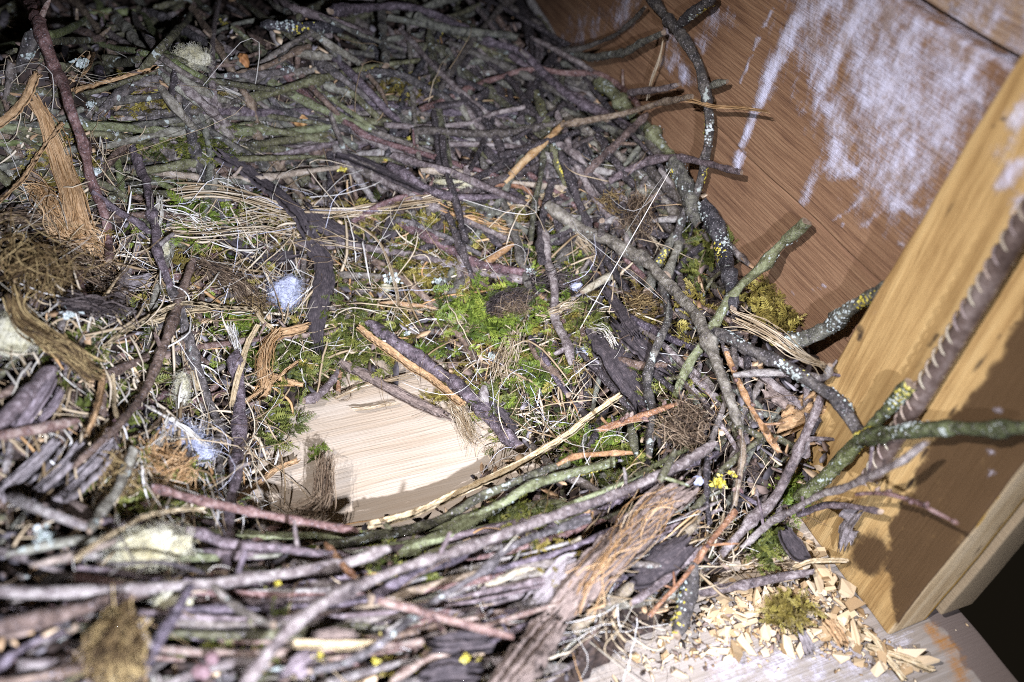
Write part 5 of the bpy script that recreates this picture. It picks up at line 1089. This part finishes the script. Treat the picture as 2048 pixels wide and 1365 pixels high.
fluff('shred of cream wool standing right of the pale brown stick', 'cream_wool', 362, 780, 15, 40, 14, 500, .15)
fluff('small cream tip above the dark grey stick', 'cream_wool', 332, 500, 7, 17, 12, 200, .1)
fluff('tiny white fluff in moss right of the upright twig', 'white_wool', 1165, 705, 11, 13, 5, 250)
fluff('tiny white fluff by the pale grey twig end', 'white_wool', 1153, 573, 11, 8, 6, 200)
fluff('small pale green-white fluff left of the dark stub', 'cream_wool', 912, 548, 15, 8, 5, 200)
fluff('small cream fluff left of the lichen flakes', 'cream_wool', 768, 577, 15, 9, 4, 200)

# orange seed, berries and small bits
def pebble(label, name, cat, stops, u, v, ru, rv, lift, rough=.5):
    m_ = fibre('mat_' + name, stops, rough); c = hit(u, v, lift / 1000); k = depth(c) / F_PX
    import bmesh
    bm = bmesh.new(); bmesh.ops.create_icosphere(bm, subdivisions=4, radius=1.0)
    V = np.array([q.co[:] for q in bm.verts]); Fc = np.array([[q.index for q in f.verts] for f in bm.faces]); bm.free()
    d = .06 * np.sin(V @ np.array([3., 2, 1]) * 2 + 1) + .04 * np.sin(V @ np.array([-2., 5, 3]) * 2) - .10 * np.exp(-(V[:, 0] / .10) ** 2) * (V[:, 2] > 0)
    V = V * (1 + d[:, None]); P = c + V[:, :1] * ru * k * R[:, 0] + V[:, 1:2] * rv * k * R[:, 1] - V[:, 2:] * min(ru, rv) * k * R[:, 2]
    s = Soup(); s.add(P, Fc, np.clip(.5 + d * 4, 0, 1)); return tag(s.build(name, m_), label, cat)
pebble('round orange-brown seed on the level olive stick', 'seed', 'seed', [(.1, (.25, .12, .04)), (.5, (.48, .27, .10)), (.9, (.62, .42, .20))], 600, 241, 17, 12, 10)
pebble('pink dried berry at the bottom left', 'dried_berry', 'berry', [(.1, (.09, .05, .05)), (.6, (.22, .14, .13))], 403, 1345, 19, 15, 20)
pebble('smaller pink dried berry above the bottom one', 'dried_berry', 'berry', [(.1, (.09, .05, .05)), (.6, (.22, .14, .13))], 424, 1318, 13, 13, 20)
pebble('orange-brown bark grain near the dark top left', 'bark_grain', 'bark', [(.1, (.18, .07, .02)), (.6, (.42, .20, .07))], 486, 125, 12, 18, 8)
pebble('blue-white lichen-grey pebble beside the yellow lichen', 'lichen_lump', 'lichen', [(.1, (.25, .27, .34)), (.6, (.50, .52, .60))], 1395, 962, 12, 10, 10)

# leafy lichen rosettes lying on the nest
def rosette(label, kind, u, v, rr, lift, n=60, cat='lichen'):
    c = hit(u, v, lift / 1000); k = depth(c) / F_PX; s = Soup()
    for _ in range(n):
        a = rng.uniform(0, 6.28); q = abs(rng.normal(0, .42)) * rr * k; p = c + np.array([math.cos(a) * q, math.sin(a) * q, rng.uniform(0, .4) * rr * k])
        d = rng.normal(size=3) + [0, 0, 1.0]; d /= np.linalg.norm(d); e1 = np.cross(d, [1, .3, 0]); e1 /= np.linalg.norm(e1); e2 = np.cross(d, e1)
        z = rng.uniform(.12, .30) * rr * k; m_ = 7; an = np.linspace(0, 6.283, m_, endpoint=False)
        V = [p - d * z * .2] + [p + z * rng.uniform(.6, 1.2) * (np.cos(x) * e1 + np.sin(x) * e2) + d * z * rng.uniform(-.1, .5) for x in an]
        s.add(np.array(V), np.array([[0, 1 + i, 1 + (i + 1) % m_] for i in range(m_)]), rng.uniform())
    return tag(s.build('lichen_rosette', FB['lichen_' + kind]), label, cat)
for lab, kind, u, v, rr, lift in [('bright yellow lichen cluster in front of the purple-grey crooked twig','yellow',1440,968,20,16),('second yellow lichen fleck above the bright cluster','yellow',1462,948,10,18),
    ('yellow lichen spot at the bottom middle by the dark bark','yellow',932,1315,11,24),('yellow lichen spot at the bottom left of the brown wood slab','yellow',752,1325,9,24),('yellow lichen lump at the bottom beside the pink leaf','yellow',640,1312,10,24),
    ('yellow lichen fleck above the flat black bark strip','yellow',772,322,7,9),('pale lichen flake with yellow edge above the black strip','grey',800,320,11,8),('yellow lichen fleck left of the black strip','yellow',686,342,11,9),('yellow lichen dot on the upper middle twigs','yellow',818,279,7,12),
    ('grey-green lichen flakes crossing the grey-brown twig','grey',786,560,17,10),('second grey lichen flakes near the moss above','grey',880,565,14,9),('white lichen crust left of the thick purple stick','grey',815,668,9,8),('white lichen speck under the fern-like frond','grey',985,715,14,5),
    ('pale lichen scraps right of the long level twig','grey',1058,545,12,8),('grey lichen cluster in the dark upper left','grey',165,130,20,10),('grey lichen cluster left of the short lichen stub','grey',60,115,16,12),('pale blue lichen by the knobbed purple twig','grey',182,212,13,8),('pale lichen scrap below the long reddish twig','grey',195,345,16,6),
    ('grey lichen scrap in the left of the nest','grey',140,632,22,10),('pale green lichen at the lower left border','grey',85,1075,26,20),('green-white lichen crumbs below the orange-red budded twig','grey',1120,890,10,8),('yellow lichen dots on sticks below the very long stick','yellow',555,1168,9,18)]:
    rosette(lab, kind, u, v, rr, lift)

# ------------------------------------------------------------------ rusty ribbed bar in front of the post
def rust():
    m_, nt, b = new_mat('rusty_steel')
    tc = nt.nodes.new('ShaderNodeTexCoord').outputs['Object']
    n1 = noise(nt, tc, 160, 6, .65); n2 = noise(nt, tc, 30, 3)
    nt.links.new(ramp(nt, mth(nt, 'ADD', mth(nt, 'MULTIPLY', n1, .6), mth(nt, 'MULTIPLY', n2, .4)), [(.34, (.045, .030, .022)), (.5, (.125, .090, .068)), (.66, (.26, .21, .17))]), b.inputs['Base Color'])
    b.inputs['Roughness'].default_value = .5; b.inputs['Metallic'].default_value = .25; bump(nt, b, n1, .6, .001)
    return m_
RUST = rust()
RIB = bark('worn_rib', (.12, .09, .07), (.30, .24, .19), (.52, .45, .38), rough=.45, spec=.4)
p_top = at_x(2100, 358, X_POST - .0078); p_bot = at_x(1724, 985, X_POST - .0074)
dd = (p_bot - p_top) / np.linalg.norm(p_bot - p_top); p_bot = p_bot - dd * .012
rb = 21 * depth(at_x(1900, 640, X_POST - .018)) / F_PX
n_ = 60; Pb = spline(np.array([p_top, (p_top + p_bot) / 2 + R[:, 0] * .001, p_bot]), n_)
me, frb = tube_mesh('steel_bar', Pb, np.full(n_, rb), 16, .012)
bar = link('steel_bar', me, [RUST, RUST]); tag(bar, 'rusty ribbed steel bar leaning in front of the wooden post', 'steel bar')
Tb, Nb, Bb = frb
tA = np.cross(dd, R[:, 2]); tA /= np.linalg.norm(tA); tB = np.cross(dd, tA)
Lb = np.linalg.norm(p_bot - p_top); nr = int(Lb / .0078)
rib_me = None
for k in range(nr):
    if rib_me is None:
        an = np.linspace(-1.15, 1.15, 15); loc = np.stack([np.cos(an) * rb * 1.03, np.sin(an) * rb * 1.03, -.0032 * an / 1.15], 1)
        V, Fq, Cp, _ = tube(loc, rb * .15 * np.interp(np.abs(an), [0, .8, 1.15], [1, .8, .1]), 6, .02)
        rib_me = fast_mesh('rib', V, np.vstack([Fq[:, [0, 1, 2]], Fq[:, [0, 2, 3]], Cp])); rib_me.materials.append(RIB)
    for sgn in (1, -1):
        o = bpy.data.objects.new('rib', rib_me); col.objects.link(o)
        c = p_top + dd * (  .004 + k * .0078 + (.0039 if sgn < 0 else 0)); Mx = Matrix.Identity(4)
        sd = tA * sgn
        yy = np.cross(dd, sd)
        for q in range(3): Mx[q][0] = sd[q]; Mx[q][1] = yy[q]; Mx[q][2] = dd[q]; Mx[q][3] = c[q]
        o.matrix_world = Mx; o.parent = bar

# ------------------------------------------------------------------ wood chips on the front plank
CHIP_POLY = [(1395,1215),(1480,1130),(1560,1075),(1640,1030),(1690,1075),(1715,1150),(1745,1235),(1775,1285),(1830,1310),(1850,1340),(1760,1350),(1700,1330),(1620,1310),(1560,1305),(1480,1310),(1400,1345),(1300,1375),(1190,1375),(1230,1320),(1320,1280)]
def chip_mesh():
    k = int(rng.choice([4, 4, 4, 5, 6])); an = np.linspace(0, 6.283, k, endpoint=False) + .78 + rng.normal(size=k) * .18; asp = rng.choice([1.0, 1.25, 1.6, 2.6, 4.0], p=[.25, .3, .22, .15, .08])
    t_ = rng.uniform(.12, .35)
    top = np.stack([np.cos(an) * asp, np.sin(an), np.full(k, t_) + rng.normal(size=k) * .12], 1) * (1 + .18 * rng.normal(size=(k, 1))); bot = top - [0, 0, t_ * 2]; bot[:, :2] *= .95
    V = np.vstack([top, bot]); F = [[0, i, i + 1] for i in range(1, k - 1)] + [[k, k + i + 1, k + i] for i in range(1, k - 1)]
    for i in range(k): j = (i + 1) % k; F += [[i, k + i, j], [j, k + i, k + j]]
    me = fast_mesh('wood_chip', V, np.array(F), {'rnd': np.full(2 * k, rng.uniform())}); me.polygons.foreach_set('use_smooth', np.zeros(len(F), bool)); me.materials.append(FB['chip']); return me
CM = [chip_mesh() for _ in range(40)]
def put_chip(u, v, size, z, label=None, group='wood chips spilled on the front plank', flat=False, me=None):
    o = bpy.data.objects.new('wood_chip', me or CM[int(rng.integers(len(CM)))]); col.objects.link(o)
    c = at_z(u, v, z); k = size * depth(c) / F_PX
    o.location = c; o.scale = (k, k, k); s = .15 if flat else .45
    o.rotation_euler = (rng.normal(0, s), rng.normal(0, s), rng.uniform(0, 6.28))
    co = np.array([q.co[:] for q in o.data.vertices]); ex = np.ptp(co[:, 0]) / max(np.ptp(co[:, 1]), 1e-6); tn = o.data.attributes['rnd'].data[0].value
    where = 'heaped against the foot of the post' if u > 1640 and v < 1240 else 'scattered in front of the post' if u > 1640 else 'just below the half-buried purple stick' if v < 1225 and u < 1560 else 'around the dark moss clump' if v < 1275 else 'spread over the open plank at the front'
    tag(o, label or ('small' if size < 7 else 'larger') + (' tan' if tn < .4 else ' pale') + (' splinter-shaped' if ex > 1.9 else ' blocky') + ' wood chip ' + where, 'wood chip', group); return o
n = 0
while n < 265:
    u, v = rng.uniform(1200, 1850), rng.uniform(1030, 1365)
    if not inside(u, v, CHIP_POLY): continue
    pile = math.exp(-((u - 1665) / 60) ** 2 - ((v - 1130) / 80) ** 2); dens = .35 + .65 * max(pile, math.exp(-((u - 1700) / 70) ** 2 - ((v - 1230) / 50) ** 2), .6 * math.exp(-((u - 1480) / 90) ** 2 - ((v - 1250) / 40) ** 2))
    if rng.uniform() > dens: continue
    g = at_z(u, v, .003)
    if g[0] > X_POST - .006 and g[1] > Y_POST0 - .006: continue
    put_chip(u, v, (3.5 + 10.5 * rng.uniform() ** 1.7) * (.8 if u < 1450 else 1), .0025 + .012 * pile * rng.uniform(0, 1)); n += 1
for lab, u, v, s_, z in [('large square orange-tan wood chip against the foot of the post', 1705, 1207, 17, .008), ('pale angular wood chip stack beside the post foot', 1692, 1178, 16, .010), ('square cream wood chip left of the dark moss clump', 1542, 1204, 13, .006), ('pale oblong wood chip at the upper left of the chips', 1447, 1197, 15, .006),
    ('cream square wood chip alone on the bare plank', 1492, 1294, 11, .003), ('white wood chip right of the lone square chip', 1575, 1296, 13, .003), ('brown ridged wood chip near the plank front', 1612, 1285, 14, .004), ('tan wood chip at the plank front below the post', 1762, 1318, 11, .003), ('light wood chip just below the small black bark tile', 1640, 1105, 11, .016), ('orange wood chip left of the cream square chip', 1562, 1180, 12, .006)]:
    put_chip(u, v, s_, z, lab, flat=True)
plate('long pale wood splinter lying across the plank by the post', 'wood_splinter', 'wood splinter', 'straw', 'I', [(1130,1150),(1250,1190),(1400,1240),(1520,1290)], 11, 4, .002, .1, .4)
plate('second wood splinter crossing the long pale one', 'wood_splinter', 'wood splinter', 'straw', 'I', [(1110,1050),(1180,1110),(1260,1220),(1350,1340)], 12, 4, .002, .1, .4)
plate('brown-edged wood splinter beside the moss on the chips', 'wood_splinter', 'wood splinter', 'tan', 'I', [(900,990),(950,1050),(1000,1130)], 22, 8, .003, .1, .5)
plate('ridged grey wood lump left of the brown splinter', 'wood_piece', 'wood piece', 'grey', 'I', [(750,1060),(780,1120),(800,1180)], 24, 6, .004, .2, .5)
plate('thin pale stalk lying on the chips towards the post', 'wood_splinter', 'wood splinter', 'straw', 'I', [(700,690),(800,650),(900,645),(1020,645)], 9, 18, .002, .2, .5)
cr = Soup()
c = 0
while c < 900:
    u, v = rng.normal(1600, 150), rng.normal(1240, 75)
    if not inside(u, v, CHIP_POLY) and rng.uniform() < .82: continue
    if v > 1375 or u > 2010: continue
    p = at_z(u, v, .0012); c += 1
    if (p[0] > X_POST - .004 and p[1] > Y_POST0 - .003) or p[0] > X_OUT - .003 or p[1] < .064: continue
    q = rng.uniform(.0004, .0014); d1 = rng.normal(size=3); d1[2] *= .3; d1 /= np.linalg.norm(d1); d2 = np.cross([0, 0, 1], d1); d2 /= np.linalg.norm(d2); asp = rng.uniform(1, 3.5)
    V = np.array([p + d1 * q * asp, p + d2 * q, p - d1 * q * asp, p - d2 * q, p + [0, 0, q * .8], p - [0, 0, .0012]])
    cr.add(V, np.array([[0, 1, 4], [1, 2, 4], [2, 3, 4], [3, 0, 4], [1, 0, 5], [2, 1, 5], [3, 2, 5], [0, 3, 5]]), rng.uniform() ** 1.5)
dk = Soup()
for _ in range(260):
    u, v = rng.normal(1560, 170), rng.normal(1270, 65)
    if v > 1375 or u > 2000 or not inside(u, v, CHIP_POLY): continue
    p = at_z(u, v, .0014)
    if (p[0] > X_POST - .004 and p[1] > Y_POST0 - .003) or p[0] > X_OUT - .003 or p[1] < .064: continue
    q = rng.uniform(.0004, .0016); a = rng.uniform(0, 6.28); d1 = np.array([math.cos(a), math.sin(a), rng.normal() * .2]); d2 = np.array([-d1[1], d1[0], 0]); asp = rng.uniform(1, 4)
    V = np.array([p + d1 * q * asp, p + d2 * q, p - d1 * q * asp, p - d2 * q, p + [0, 0, q * .8], p - [0, 0, .0014]])
    dk.add(V, np.array([[0, 1, 4], [1, 2, 4], [2, 3, 4], [3, 0, 4], [1, 0, 5], [2, 1, 5], [3, 2, 5], [0, 3, 5]]), rng.uniform())
o = dk.build('bark_crumbs', FB['litter_brown']); tag(o, 'dark bark crumbs and dirt strewn over the front plank', 'crumbs', kind='stuff')
o = cr.build('sawdust', FB['chip']); tag(o, 'fine sawdust and wood crumbs strewn over the plank', 'sawdust', kind='stuff')
